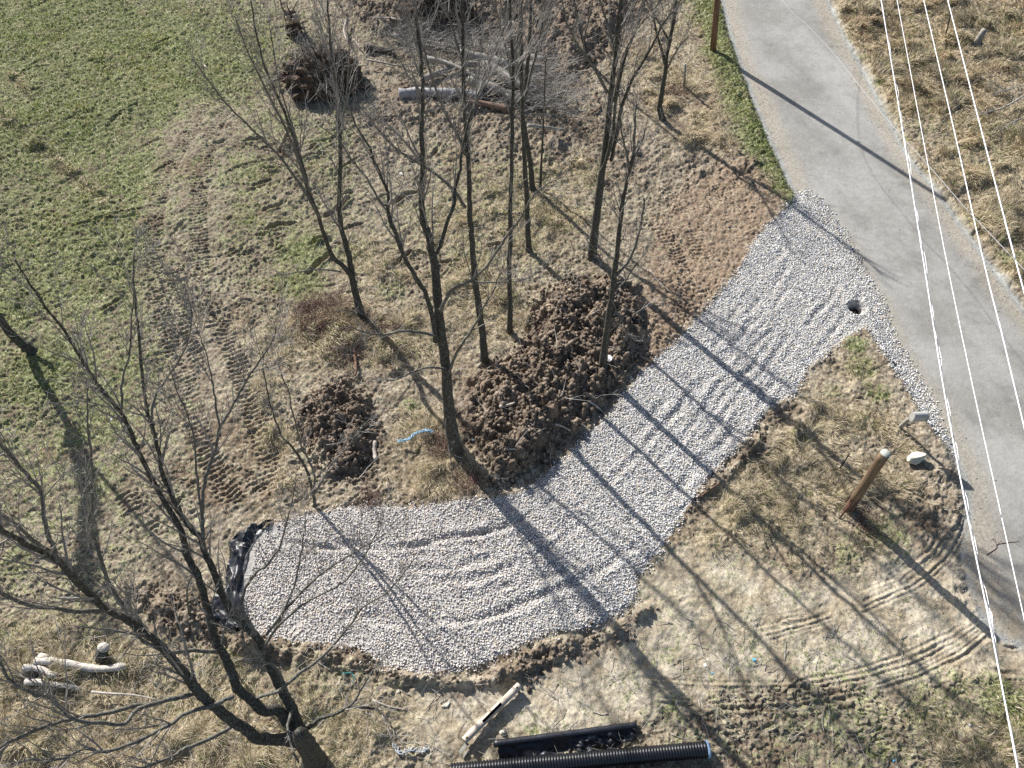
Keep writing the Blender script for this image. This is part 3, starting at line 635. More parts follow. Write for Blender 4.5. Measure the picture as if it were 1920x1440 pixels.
bare_tree("straight dark bare tree on the upper edge of the large earth mound", (908,675), [
 D(p=[(908,675),(906,640),(901,600),(896,560),(890,520),(887,480),(884,440),(881,400),(879,340),(878,300),(873,250),(871,200),(868,150),(868,60),(866,0),(862,-110),(858,-200)], w=(19,5), n=26, t0=.5, L=1.5, grow=1.6),
 D(p=[(872,388),(847,353),(807,320),(757,290),(733,270),(713,247),(690,215)], w=(8,2.5), d=(0,-1.2), n=14, L=1.2),
 D(p=[(872,290),(860,257),(833,207),(813,157),(800,110),(785,60),(775,0)], w=(9,2.5), d=(0,-.6), n=14, L=1.3, grow=.8),
 D(p=[(876,260),(890,200),(905,150),(930,90),(950,40)], w=(7,2), d=(0,.8), n=12, L=1.2),
 D(p=[(868,120),(850,60),(835,0),(825,-80)], w=(7,2.5), d=(0,.6), n=10, L=1.3, grow=1),
 D(p=[(890,540),(878,500),(870,470),(868,440)], w=(3,1.5), d=(0,-.5), n=5, L=.6)])
bare_tree("slim upright bare tree with pale green lichen, left of the double trunks", (955,622), [
 D(p=[(955,622),(956,560),(954,500),(957,440),(957,380),(959,330),(960,280),(960,220),(962,160),(961,110),(957,40),(954,-40),(950,-150)], w=(13,5), n=18, t0=.55, L=1.4, grow=1.6),
 D(p=[(962,120),(972,60),(980,0),(988,-90),(994,-170)], w=(7,3), d=(0,.5), n=12, L=1.3, grow=1.2, trunk=1),
 D(p=[(960,150),(948,90),(935,40),(925,-20)], w=(5,2), d=(0,-.5), n=10, L=1.1)])
bare_tree("bare tree with its foot in olive grass, front one of the double trunks", (992,470), [
 D(p=[(992,470),(990,430),(988,380),(985,330),(982,280),(980,220),(978,150),(977,80),(977,0),(976,-100),(974,-190)], w=(14,6), n=18, t0=.45, L=1.4, grow=1.6),
 D(p=[(980,200),(995,140),(1010,80),(1020,20),(1028,-50)], w=(7,2.5), d=(0,.6), n=12, L=1.3),
 D(p=[(979,160),(965,100),(948,50),(938,0)], w=(6,2), d=(0,-.6), n=10, L=1.2)])
bare_tree("bare tree behind and right of the front double trunk, near the log pile shadow", (999,355), [
 D(p=[(999,355),(996,320),(992,290),(985,250),(979,210),(984,170),(990,110),(994,50),(996,-20),(998,-110)], w=(14,5), d=(0,.6), n=14, t0=.45, L=1.3, grow=1.4),
 D(p=[(985,180),(1000,120),(1020,70),(1035,30)], w=(6,2), d=(.2,.8), n=8, L=1.1)])
bare_tree("thin bare sapling just right of the double trunks", (1013,352), [
 D(p=[(1013,352),(1015,300),(1018,250),(1020,200),(1022,150),(1024,110)], w=(5.5,2), n=14, L=.9, t0=.4, grow=.7)], group="bare saplings", name="bare_sapling")
bare_tree("tallest dark bare tree, rooted in the grass above the pale tan bare earth", (1110,482), [
 D(p=[(1110,482),(1114,440),(1122,380),(1128,330),(1134,280),(1141,220),(1147,160),(1155,100),(1160,40),(1165,0),(1172,-90),(1180,-200)], w=(22,7), n=20, t0=.45, L=1.5, grow=1.8),
 D(p=[(1138,172),(1115,130),(1092,97),(1075,70),(1060,30),(1050,-30)], w=(8,2.5), d=(0,-.8), n=12, L=1.2),
 D(p=[(1146,300),(1157,250),(1165,205),(1185,150),(1215,100),(1240,50),(1270,10),(1290,-40)], w=(9,2.5), d=(0,-1), n=18, L=1.3, grow=.8),
 D(p=[(1128,320),(1140,290),(1150,240),(1156,180),(1172,110),(1195,50),(1210,0)], w=(10,2.5), d=(-.1,-1.1), n=16, L=1.3),
 D(p=[(1150,190),(1165,120),(1190,60),(1225,20),(1250,-20)], w=(6,2), d=(-.4,-1.6), n=14, L=1.2),
 D(p=[(1155,110),(1140,50),(1125,0),(1115,-60)], w=(6,2.5), d=(0,.8), n=10, L=1.3),
 D(p=[(1160,60),(1185,10),(1200,-50),(1215,-120)], w=(7,2.5), d=(0,.8), n=10, L=1.3)])
bare_tree("broken topped bare tree on the large earth mound beside a white foam scrap", (1130,687), [
 D(p=[(1130,687),(1135,640),(1142,590),(1148,550),(1152,510),(1158,470),(1163,417),(1170,367),(1180,320),(1187,290)], w=(18,8), n=12, L=1.0, t0=.3),
 D(p=[(1187,295),(1190,250),(1191,215),(1193,195)], w=(7,3), n=6, L=.7, d=(0,.1)),
 D(p=[(1180,312),(1174,283),(1166,250),(1163,210),(1160,170)], w=(6,2), n=8, L=.8, d=(0,-.4)),
 D(p=[(1186,295),(1197,280),(1206,258),(1211,240)], w=(6,3), n=5, L=.6, d=(0,.2)),
 D(p=[(1152,520),(1165,505),(1180,488),(1193,455),(1203,415),(1208,372)], w=(8,4), d=(0,-.4), n=9, L=.7),
 D(p=[(1150,530),(1135,500),(1120,475),(1100,450)], w=(5,2), d=(0,-.5), n=8, L=.7),
 D(p=[(1150,545),(1170,530),(1190,500),(1215,470)], w=(5,2), d=(0,-.4), n=8, L=.7),
 D(p=[(1146,560),(1160,590),(1170,610),(1176,630)], w=(4,2), z=(3.6,2.4), n=8, L=.5, up=-.1)])
bare_tree("crooked bare tree on the roadside verge left of the fence post", (1243,222), [
 D(p=[(1243,222),(1237,200),(1240,180),(1245,150),(1248,130),(1250,105),(1258,65),(1265,25),(1270,-30),(1275,-90)], w=(15,5), n=18, L=1.3, t0=.35, grow=1.2),
 D(p=[(1247,120),(1241,95),(1232,65),(1225,30),(1215,-20)], w=(7,2.5), d=(0,.4), n=12, L=1.2),
 D(p=[(1256,80),(1240,50),(1222,20),(1200,-20)], w=(6,2), d=(0,-.8), n=12, L=1.2),
 D(p=[(1246,140),(1260,110),(1275,85),(1290,70)], w=(4,2), d=(0,-.5), n=8, L=.8)])
tl_ = bare_tree("bare tree at the left edge casting a broad ragged shadow over the green field", (60,657), [
 D(p=[(60,657),(42,645),(22,628),(5,605),(-18,575),(-60,535),(-130,480),(-230,420),(-330,360)], w=(24,11), n=10, L=1.6, t0=.5, grow=1.5),
 D(p=[(50,648),(57,642),(66,636)], w=(10,6), n=4, L=.5, t0=.1),
 D(p=[(-60,535),(-70,480),(-90,420),(-110,350)], w=(9,4), d=(0,-1.), n=10, L=1.3),
 D(p=[(-130,480),(-200,450),(-280,440)], w=(9,4), d=(0,-1.), n=8, L=1.3)])
# ivy wrapped round its upper trunk
iv = [[], [], 0]
tr = [c_ for c_ in tl_.children if c_.name.startswith('trunk')][0]
vv = [v_.co.copy() for v_ in tr.data.vertices]
vv = [p for p in vv if p.z > 2.6]
LV, LF, LC = [], [], []
for k in range(5200):
    p = RND.choice(vv) + rv() * RND.uniform(.02, .24); a = rv(); b2 = a.cross(rv()).normalized(); s_ = RND.uniform(.04, .08); i0 = len(LV)
    LV += [p - a * s_, p + b2 * s_ * .7, p + a * s_, p - b2 * s_ * .7]; LF += [i0, i0+1, i0+2, i0+3]
    gcol = RND.uniform(.6, 1.3); LC += [(.035 * gcol, .075 * gcol, .022 * gcol)] * 4
npmesh("ivy", [tuple(v_) for v_ in LV], LF, 4, M_blade, np.array(LC), parent=tl_)
# the near tree in the lower left corner
bare_tree("large many stemmed bare tree with lichened bark in the lower left corner", (588,1432), [
 D(p=[(594,1438),(586,1418),(576,1400),(568,1386),(560,1372)], w=(56,40), n=0, wig=.003),
 D(p=[(576,1398),(556,1390),(528,1387),(487,1385),(462,1368),(437,1353),(412,1333),(387,1313),(370,1295),(353,1272),(333,1247),(318,1230),(300,1207),(277,1190),(233,1160),(197,1140),(160,1107),(110,1053),(67,1030),(27,1008),(-10,985),(-60,950)], w=(31,11), z=(.8,11.5), n=26, L=1.5, t0=.35, trunk=1, grow=1),
 D(p=[(576,1398),(560,1376),(538,1352),(520,1330),(495,1333),(470,1312),(445,1290),(437,1267),(427,1242),(420,1228),(407,1205),(397,1173),(383,1120),(370,1077),(353,1047),(343,1010),(333,980),(312,947),(290,908),(260,847),(247,813),(227,773),(187,727),(157,680),(127,630),(87,577),(50,523),(27,487)], w=(30,3.5), z=(.8,12), n=34, L=1.4, t0=.35, trunk=1),
 D(p=[(578,1398),(566,1374),(556,1350),(548,1330),(537,1308),(520,1280),(507,1250),(497,1222),(487,1203),(477,1190),(450,1163),(430,1140),(413,1107),(397,1063),(383,1033),(377,1010),(360,993),(343,970),(327,940),(307,897),(300,863),(293,830),(283,790),(277,773),(267,713),(263,647),(257,590),(250,530),(252,480)], w=(28,3), z=(.8,11.5), n=30, L=1.3, t0=.35, trunk=1),
 D(p=[(380,1015),(380,977),(380,945),(382,913),(393,873),(405,840),(413,800),(430,773),(447,740),(463,710),(493,667),(510,640),(517,613)], w=(11,2.5), z=(7,11), n=20, L=1.1),
 D(p=[(412,805),(403,747),(396,700),(383,653),(370,620)], w=(5,2), z=(9.6,11.2), n=10, L=.9),
 D(p=[(378,960),(370,897),(367,860),(363,813),(347,767),(330,727),(318,690)], w=(6,2), z=(7.8,10.8), n=14, L=1.),
 D(p=[(283,790),(290,747),(310,712),(333,680),(353,640),(360,590),(353,557),(345,530)], w=(6,2), z=(9.2,11.3), n=14, L=1.),
 D(p=[(227,773),(230,713),(243,667),(247,613),(250,530),(252,470)], w=(6,2), z=(9.6,12), n=12, L=.9),
 D(p=[(277,1190),(258,1165),(240,1147),(213,1110),(197,1077),(187,1037),(177,1010),(167,973),(173,947),(172,863),(165,813),(164,760),(166,720)], w=(14,2.5), z=(4.8,10), n=20, L=1.2),
 D(p=[(200,1143),(160,1147),(110,1142),(47,1133),(15,1118),(-20,1095)], w=(13,8), z=(6.6,9), n=10, L=1.1),
 D(p=[(110,1053),(100,1027),(90,997),(82,960),(77,923),(50,890),(20,855),(-5,825)], w=(12,7), z=(9,11.5), n=16, L=1.2),
 D(p=[(160,1107),(130,1060),(100,1038),(60,1010),(27,985),(-20,950)], w=(9,6), z=(7.6,10.2), n=10, L=1.1),
 D(p=[(480,1190),(457,1147),(457,1110),(477,1077),(503,1057),(527,1020),(537,980),(547,945),(556,900)], w=(8,2), z=(4.4,8.5), n=18, L=.9),
 D(p=[(493,1235),(500,1207),(520,1173),(535,1140),(553,1093),(563,1043),(570,1003),(575,960)], w=(7,2), z=(3.4,7.5), n=16, L=.9),
 D(p=[(477,1310),(500,1302),(520,1297),(560,1263),(597,1237),(640,1193),(660,1167),(680,1140),(730,1107),(760,1070),(785,1040)], w=(9,2), z=(2.2,6.), n=20, L=.9),
 D(p=[(500,1190),(530,1150),(570,1105),(610,1070),(650,1045),(690,1020),(722,1000)], w=(7,2), z=(4.2,7.5), n=18, L=.9),
 D(p=[(520,1175),(560,1140),(590,1120),(640,1095),(675,1055),(700,1010),(710,985)], w=(6,1.8), z=(4.5,7.5), n=14, L=.8),
 D(p=[(562,1370),(580,1363),(600,1347),(625,1340),(640,1333),(653,1327),(693,1327),(720,1340),(733,1360),(743,1388)], w=(13,3), z=(1.4,2.4), n=12, L=.7, up=0),
 D(p=[(653,1327),(670,1307),(680,1287),(697,1260),(715,1240)], w=(6,2), z=(2.2,3.6), n=8, L=.7),
 D(p=[(433,1363),(417,1373),(377,1393),(340,1407),(327,1417),(277,1437),(240,1450)], w=(10,6), z=(2.6,4.6), n=12, L=.9),
 D(p=[(437,1305),(415,1315),(400,1323),(350,1337),(317,1360),(277,1380),(233,1400),(190,1410),(160,1403),(117,1423),(60,1425),(20,1432)], w=(13,5), z=(3.4,6), n=18, L=1.),
 D(p=[(372,1298),(345,1305),(327,1310),(283,1320),(253,1333),(233,1357),(200,1357),(140,1350),(117,1330),(90,1307),(67,1303),(20,1277),(0,1243),(-20,1210)], w=(13,6), z=(3.9,7.5), n=22, L=1.1),
 D(p=[(283,1320),(247,1325),(200,1338),(160,1343),(100,1357),(33,1383),(0,1402),(-30,1412)], w=(12,7), z=(4.4,6.5), n=14, L=1.),
 D(p=[(405,1222),(363,1220),(320,1223),(290,1213),(262,1197),(247,1167),(245,1135),(235,1100)], w=(11,5), z=(4,6.5), n=14, L=.9),
 D(p=[(540,1300),(520,1255),(495,1240),(470,1225),(455,1190),(448,1150)], w=(6,2), z=(2.5,5), n=12, L=.8),
 D(p=[(548,1330),(540,1360),(545,1395),(560,1430)], w=(7,4), z=(1.7,1.9), n=5, L=.5, up=0)], mtwig=M_twig)
bare_tree("slender forked sapling on the upper edge of the gravel left of the straw patch", (590,950), [
 D(p=[(590,950),(587,925),(578,890),(563,860),(545,835),(530,820),(515,785),(505,750),(495,700),(492,660)], w=(7,2), n=14, L=.8, t0=.2),
 D(p=[(587,925),(590,895),(578,860),(566,840),(556,800),(548,770),(540,730),(525,695),(520,660)], w=(6,2), d=(0,.3), n=12, L=.8, t0=.2),
 D(p=[(587,930),(605,900),(622,870),(650,840),(680,800),(700,780)], w=(5,1.8), d=(0,-.4), n=10, L=.8, t0=.2)], group="bare saplings", name="bare_sapling", mtwig=M_twigp)
bare_tree("low thin sapling in the churned earth by the black plastic sheet", (352,1150), [
 D(p=[(352,1150),(350,1110),(362,1070),(358,1040),(352,1000)], w=(5,2), n=10, L=.7, t0=.2)], group="bare saplings", name="bare_sapling", mtwig=M_twigp)
bare_tree("young bare sapling behind the fallen logs at the top of the clearing", (905,110), [
 D(p=[(905,110),(900,60),(893,20),(888,-40),(880,-110)], w=(5,2), n=14, L=1., grow=.8)], group="bare saplings", name="bare_sapling")
bare_tree("bare young tree right of the log pile at the top", (1105,110), [
 D(p=[(1105,110),(1092,70),(1082,30),(1070,-30),(1062,-90)], w=(9,3), n=16, L=1.2, grow=1),
 D(p=[(1095,75),(1105,30),(1115,-20)], w=(5,2), n=8, L=1.)])
bare_tree("small leaning sapling between the broken tree and the tan earth", (1190,600), [
 D(p=[(1160,600),(1190,590),(1215,575),(1245,572)], w=(5,2), z=(.4,.9), n=8, L=.5, up=0)], group="bare saplings", name="bare_sapling", mtwig=M_twigp)

# ------------------------------------------------------------------ poles, posts, mailbox
b = GZ(1337, 92); t_ = G(1345, 0); k = empty("utility_pole", b)
tag(k, "tall brown wooden utility pole on the green verge beside the road", "utility pole")
top = Vector(atY(1345, 0, b.y)); dirp = (top - b).normalized(); top = b + dirp * (8.7 / dirp.z)
m_ = MB(); m_.tube([b - dirp * .3, b + dirp * 2, b + dirp * 5, top], [.15, .145, .13, .11], 16); m_.build("shaft", M_pole, k)
m_ = MB(); m_.tube([top + Vector((.0, 0, -.02)), top + Vector((0, 0, .035))], [.118, .10], 16); m_.build("cap", M_grey, k)
wa = b + dirp * (5.6 / dirp.z)
m_ = MB(); m_.tube([wa + Vector((.10, -.05, 0)), wa + Vector((.26, -.06, .02))], .03, 8); m_.build("bracket", M_grey, k)
reparent_shift(k)
b = GZ(1592, 952); top = Vector(atY(1660, 850, b.y)); k = empty("cut_off_pole", b)
tag(k, "thick cut off wooden pole with peeling base and pale sawn top", "wooden pole")
ax = (top - b).normalized(); pr = MB(); N_ = 12
pp = [b - ax * .3] + [b + (top - b) * (i / N_) for i in range(N_ + 1)]
pr.tube(pp, [.145, .142] + [.135 - .010 * i / N_ for i in range(1, N_ + 1)], 18, wob=.03); pr.build("shaft", M_stub, k)
m_ = MB(); m_.tube([top - ax * .002, top + ax * .025], [.122, .116], 18, wob=.02); m_.build("sawn_top", mat("weathered end grain", (.42, .44, .38), .85, nscale=25, namt=.35), k)
m_ = MB()
for a_ in (0, 1.1, 2.3, 3.6, 4.8):
    o_ = Vector((math.cos(a_), math.sin(a_), 0)); m_.tube([b + o_ * .16 - Vector((0, 0, .1)), b + o_ * .145 + ax * .35, b + o_ * .128 + ax * RND.uniform(.5, .9)], [.02, .03, .004], 5)
m_.build("splinter", M_brown, k); reparent_shift(k)
def stake(label, pb, pt, h, r, m, name="stake", cat="stake"):
    b = GZ(*pb); t = Vector(G(pt[0], pt[1], b.z + h)); k = MB(); k.tube([b - Vector((0, 0, .1)), b.lerp(t, .5), t], [r, r, r * .9], 7)
    o = k.build(name, m); origin_to(o, b); tag(o, label, cat); return o
stake("rusty red brown stake leaning at the foot of the cut off pole", (1574,972), (1597,942), .7, .025, M_rust)
stake("thin black stake sticking up in the straw grass left of the cut off pole", (1575,878), (1592,852), .75, .022, M_darkst)
stake("short grey fence post in orange dead grass near the crooked tree", (1283,163), (1285,120), 1.25, .055, M_grey, "fence_post", "fence post")
stake("dark upright snag in the brown tussocks beyond the wires", (1774,66), (1783,20), 1.3, .03, M_bark, "dead_sapling", "snag")
# grey stump in the field
b = GZ(1830, 84); k = MB(); k.tube([b - Vector((0,0,.1)), b + Vector((0,0,.12)), b + Vector((.0,0,.5)), b + Vector((.02,0,.75))], [.30, .2, .15, .12], 11, wob=.2)
for a_ in range(6):
    d_ = Vector((math.cos(a_), math.sin(a_), 0)); k.tube([b + d_ * .12 + Vector((0,0,.15)), b + d_ * .45 - Vector((0,0,.02))], [.06, .02], 5)
o = k.build("tree_stump", M_log); origin_to(o, b); tag(o, "grey jagged stump in brown tussock grass beyond the overhead wires", "stump")
# mailbox on a leaning post
b = GZ(1687, 800); k = empty("mailbox", b); tag(k, "grey mailbox on a leaning wooden post at the road edge", "mailbox")
t1 = Vector(G(1713, 780, b.z + .93)); m_ = MB()
S = smooth_path([b - Vector((0,0,.15)), b + (t1 - b) * .35 + Vector((0,0,.03)), b + (t1 - b) * .75, t1], 3); m_.tube(S, .06, 8, wob=.05); m_.build("post", M_grey, k)
a1 = Vector(G(1711, 780, b.z + 1.12)); a2 = Vector(G(1736, 779, b.z + 1.12)); d_ = (a2 - a1).normalized(); sd_ = Vector((-d_.y, d_.x, 0))
def archbox(mb, p, q, hw, hh, cap=True):
    prof = [(-hw, -hh), (-hw, .15 * hh)] + [(-hw * math.cos(t), .15 * hh + hh * .85 * math.sin(t)) for t in (math.pi * i / 8 for i in range(1, 8))] + [(hw, .15 * hh), (hw, -hh)]
    i0 = len(mb.v); n = len(prof)
    for P_ in (p, q):
        for u_, w_ in prof: mb.v.append(P_ + sd_ * u_ + Vector((0, 0, w_)))
    for i in range(n): j = (i + 1) % n; mb.f.append((i0 + i, i0 + j, i0 + n + j, i0 + n + i))
    mb.f.append(tuple(i0 + i for i in range(n))[::-1]); mb.f.append(tuple(i0 + n + i for i in range(n)))
m_ = MB(); archbox(m_, a1, a2, .105, .14); m_.build("box", M_box, k, smooth=False)
m_ = MB(); archbox(m_, a2 + d_ * .003, a2 + d_ * .02, .115, .15); m_.build("door", M_grey, k, smooth=False)
m_ = MB(); m_.box((a1 + a2) / 2 - Vector((0,0,.16)), .46, .15, .025, Matrix.Rotation(math.atan2(d_.y, d_.x), 3, 'Z')); m_.build("board", M_grey, k, smooth=False)
reparent_shift(k)

# ------------------------------------------------------------------ rocks and litter
def rock(label, px, py, sx, sy, sz, m=M_rock, name="rock", cat="rock", seed=0, ang=0, lift=.35, sub=3):
    import bmesh
    b = GZ(px, py); bm = bmesh.new(); bmesh.ops.create_icosphere(bm, subdivisions=sub, radius=1); r = random.Random(seed)
    planes = [(Vector((r.gauss(0,1), r.gauss(0,1), r.gauss(0,1))).normalized(), r.uniform(.38, .72)) for _ in range(13)]
    for v_ in bm.verts:
        p = v_.co
        for nn, dd in planes:
            e_ = p.dot(nn) - dd
            if e_ > 0: p = p - nn * e_
        v_.co = Vector((p.x * sx, p.y * sy, p.z * sz)) + rv() * .012 * sx
    me = bpy.data.meshes.new(name); bm.to_mesh(me); bm.free()
    o = link(me, name, m, smooth=False); o.location = b + Vector((0, 0, sz * lift)); o.rotation_euler = (0, 0, ang); tag(o, label, cat); return o
rock("big pale boulder between the cut off pole and the road", 1717, 862, .36, .31, .30, seed=3, ang=.6)
rock("brown half buried stone at the lower right gravel edge", 1166, 1168, .20, .15, .12, mat("brown stone", (.33,.27,.19), .9, nscale=6, bump=.02, bscale=12), seed=4)
rock("white foam scrap against the foot of the broken topped tree", 1144, 675, .15, .13, .12, M_white2, "foam_scrap", "litter", 5, lift=.8)
rock("pale stone lying in the grass beside the tall forked trees", 752, 328, .22, .13, .10, seed=6)
rock("pale angular stone below the beige tube", 943, 1373, .13, .10, .08, seed=7)
rock("flat pale stone on the dirt left of the beige tube", 836, 1322, .17, .07, .05, seed=8, ang=.7)
rock("small pale stone at the lower rim of the gravel", 747, 1297, .07, .07, .05, seed=9)
rock("crumpled blue plastic wrapper lying furthest right on the trampled grass", 1414, 1237, .07, .06, .04, M_blue, "wrapper", "litter", 10, sub=2)
rock("small blue scrap beside white crumbs on the trampled grass", 1335, 1263, .055, .04, .02, M_blue, "plastic_scrap", "litter", 11, sub=2)
rock("white paper scrap in the grass near the lower wires", 1818, 1360, .055, .05, .02, M_white2, "paper_scrap", "litter", 12, sub=2)
rock("tiny blue scrap near the bottom edge of the frame", 1676, 1426, .045, .04, .02, M_blue, "plastic_scrap", "litter", 13, sub=2)
rock("small blue scrap caught in grass right of the tall tree by the mound", 887, 826, .05, .05, .04, M_rope, "plastic_scrap", "litter", 14, sub=2)
rock("white plastic shard in the left field among thin branches", 209, 787, .10, .04, .02, M_white2, "plastic_shard", "litter", 15, sub=2, ang=-.9)
rock("second white shard lying lower in the left field", 228, 826, .09, .03, .02, M_white2, "plastic_shard", "litter", 16, sub=2, ang=-.9)
rock("white crumpled paper crumbs on the trampled grass", 1322, 1247, .06, .05, .02, M_white2, "paper_scrap", "litter", 17, sub=2)
rock("round tan rock at the shoulder of the bare earth near the verge", 1385, 285, .14, .11, .12, mat("tan stone", (.36,.28,.2), .9, nscale=7), seed=18)

def stick(label, P, r, m=M_limb, name="stick", cat="stick", z=None, zz=None, twigs=0, group=None, tl=.35, ends=.55):
    pts = []
    for i, (px, py) in enumerate(P):
        q = GZ(px, py); h = (zz[i] if zz else (z if z is not None else r * .7)); g = Vector(G(px, py, q.z + h)); pts.append(g)
    S = smooth_path(pts, 3); n = len(S) - 1
    mb = MB(); mb.tube(S, [r * (1 - (1 - ends) * i / n) * RND.uniform(.84, 1.12) for i in range(n + 1)], 10 if r > .05 else 6, wob=.10 if r > .05 else 0)
    if twigs: spawn(mb, S, [r] * (n + 1), twigs, tl, .2, 1, 0.05)
    o = mb.build(name, m); origin_to(o, pts[0]); tag(o, label, cat, group); return o
def log(label, P, r, m=M_log, **k): 
    o = stick(label, P, r, m, "log", "log", **k); return o
log("smooth pale grey log lying in front of the log pile", [(748,176),(800,174),(862,176),(905,180)], .24, mat("smooth grey bark", (.34,.33,.33), .8, nscale=7, namt=.3, bump=.01), z=.2, ends=.85)
log("long log with a bright split end across the back of the pile", [(915,92),(955,98),(990,105),(1020,112)], .20, z=.45, ends=.6)
log("dark log lying alone left of the log pile", [(684,88),(712,92),(738,98)], .17, mat("dark log bark", (.11,.09,.075), .9, nscale=8, bump=.02), z=.15, ends=.85)
log("lichened log running down the right side of the pile", [(905,118),(935,132),(965,155),(1000,168)], .22, M_log, z=.6, ends=.7)
log("crooked grey log in the middle of the pile", [(880,150),(915,160),(945,172),(975,180)], .2, M_log, z=.35, ends=.7)
log("dark log under the middle of the pile", [(790,150),(840,130),(880,120),(920,122)], .17, M_log, z=.25, ends=.7)
log("log jutting toward the right end of the pile", [(950,180),(985,185),(1015,190)], .18, M_log, z=.3, ends=.7)
log("thick log at the upper left of the pile under thin brush", [(735,66),(780,74),(830,84),(880,95)], .15, M_log, z=.2, twigs=14, tl=.9)
log("short split log showing orange wood behind the pile", [(888,78),(902,96)], .12, M_cut, z=.25, ends=.9)
log("slanting log casting a long shadow right of the pile", [(990,235),(1030,240),(1060,244)], .09, M_log, z=.8, zz=[.9,.5,.2])
log("bent bleached branch standing out above the root mass", [(651,35),(645,58),(652,78)], .07, M_deadw, z=.3)
log("bleached forked branch end above the root mass", [(663,74),(670,82),(676,90)], .05, M_deadw, z=.3)
log("thin dead trunk at the top edge between the earth heaps", [(700,34),(730,34),(755,38)], .06, M_deadw, z=.2, twigs=4)
log("long low branch reaching out from the root mass toward the pile", [(688,112),(720,118),(760,125),(800,122)], .05, M_log, z=.3, twigs=5)
log("dark branch poking out at the left of the root mass", [(512,152),(530,146),(560,140)], .07, M_log, z=.3)
log("thick bare trunk lying highest across the middle of the pile", [(860,100),(905,108),(950,118),(1015,128)], .21, M_log, z=.75, ends=.75)
log("dark log deep in the pile below the slanting lichened log", [(885,175),(930,165),(985,150)], .16, mat("wet log bark", (.08,.065,.055), .9, nscale=8, bump=.02), z=.2, ends=.8)
log("log with a broken orange end low in the pile", [(870,190),(915,196),(955,205)], .15, mat("reddish log bark", (.22,.14,.10), .9, nscale=8, bump=.02), z=.2, ends=.8)
log("thin grey log crossing the left end of the pile", [(800,108),(850,122),(905,150)], .12, M_log, z=.5, ends=.6, twigs=8, tl=.8)
log("thin log pointing up the slope from the top of the pile", [(935,110),(950,70),(962,40)], .10, M_log, z=.3, ends=.5)
# bleached driftwood group lower left
log("longest bleached log in the lower left stack", [(66,1240),(100,1240),(140,1247),(185,1254),(236,1249)], .105, M_white, z=.12, ends=.8)
log("bleached log lying just below the longest one", [(44,1252),(70,1252),(92,1262),(108,1268)], .085, M_white, z=.08, ends=.8)
log("flat bleached plank like log lowest in the stack", [(50,1278),(85,1280),(115,1284),(150,1292)], .085, M_white, z=.06, ends=.5)
log("thin lichened stick right of the bleached logs", [(172,1297),(200,1300),(250,1303),(300,1313)], .035, M_deadw, z=.2, ends=.4)
log("short pale log behind the bleached stack", [(74,1232),(92,1236)], .12, M_white, z=.14, ends=.9)
# upright pale stump end
b = GZ(187, 1236); t = Vector(G(194, 1214, b.z + .42)); k = empty("sawn_log_end", b); m_ = MB(); m_.tube([b - Vector((0,0,.1)), b.lerp(t,.5), t], [.15,.145,.14], 14, wob=.04); m_.build("side", M_bark, k)
m_ = MB(); m_.tube([t, t + (t - b).normalized() * .03], [.142, .135], 14); m_.build("sawn_face", M_white, k); reparent_shift(k); tag(k, "upright sawn log with a bright white top beside the bleached stack", "log")
SM = "fallen sticks and branches"
stick("bleached log on the slope beside the small earth mound", [(703,826),(702,845),(705,862)], .07, M_deadw, "log", "log", ends=.9)
stick("pale stick across the mound foot where it meets the gravel", [(1104,752),(1118,762),(1130,772),(1138,782)], .045, M_deadw)
stick("pale stick half buried in the lower mound", [(1040,795),(1056,800),(1070,808)], .04, M_deadw)
stick("grey root lump sticking out of the large mound", [(938,762),(952,760),(965,755)], .06, M_deadw)
stick("pale forked stick low on the mound near the tall tree", [(945,842),(965,842),(985,848)], .04, M_deadw)
stick("thin stick crossing from the mound onto the gravel", [(1198,670),(1215,678),(1235,682)], .025, M_brown, twigs=3)
stick("second thin stick lying on the tan earth above the gravel", [(1218,505),(1235,528),(1262,552)], .022, M_deadw, twigs=3)
stick("long thin stick below the broken topped tree", [(1190,562),(1220,570),(1262,566)], .02, M_brown, z=.2, twigs=3)
stick("flat board like stick at the right gravel edge", [(1312,932),(1335,915),(1362,898)], .03, M_brown)
stick("short brown stick across the right gravel edge", [(1440,778),(1452,774),(1464,770)], .025, M_brown)
stick("dead brown root by the mound edge near the tan strip", [(1108,590),(1122,582)], .035, M_deadw)
stick("brown curved stick above the clods near the fence line", [(1122,190),(1115,178),(1120,172)], .06, M_brown)
stick("pale brown stick lying in the churned slope under the trees", [(1110,212),(1124,202),(1130,192)], .05, M_brown)
stick("reddish broken stick standing left of the tall tree", [(665,665),(668,690),(666,705)], .05, M_brown, z=.1)
stick("long reddish stick under the brambles", [(570,655),(600,632),(632,612)], .035, M_brown, twigs=3)
stick("long dark stick in the straw left of the tall tree", [(655,655),(700,675),(740,690)], .03, M_brown, twigs=6)
stick("curved pale branch on the turf below the root mass", [(560,160),(553,178),(565,190),(578,198)], .025, M_deadw)
stick("pale twig on the trampled dirt right of the beige tube", [(1080,1272),(1092,1288),(1108,1308)], .013, M_deadw)
stick("crooked grey stick in front of the corrugated pipe end", [(1362,1361),(1388,1364),(1420,1358)], .018, M_limb)
stick("thin straight stick below the crooked one", [(1372,1382),(1390,1370)], .014, M_deadw)
stick("upright thin stick on the trampled grass near the dark shadow", [(1310,1312),(1314,1342)], .012, M_deadw)
stick("short stick above the corrugated pipe", [(1258,1376),(1278,1384),(1290,1386)], .014, M_deadw)
stick("dark stick with bark near the plastic roll end", [(1112,1334),(1128,1340),(1140,1338)], .022, M_log)
stick("short dark stick low in the trampled grass", [(1315,1358),(1332,1352)], .02, M_brown)
stick("pale branch lying at the base of the gravel near the dark rut", [(698,1312),(730,1325),(762,1330)], .03, M_deadw, twigs=3)
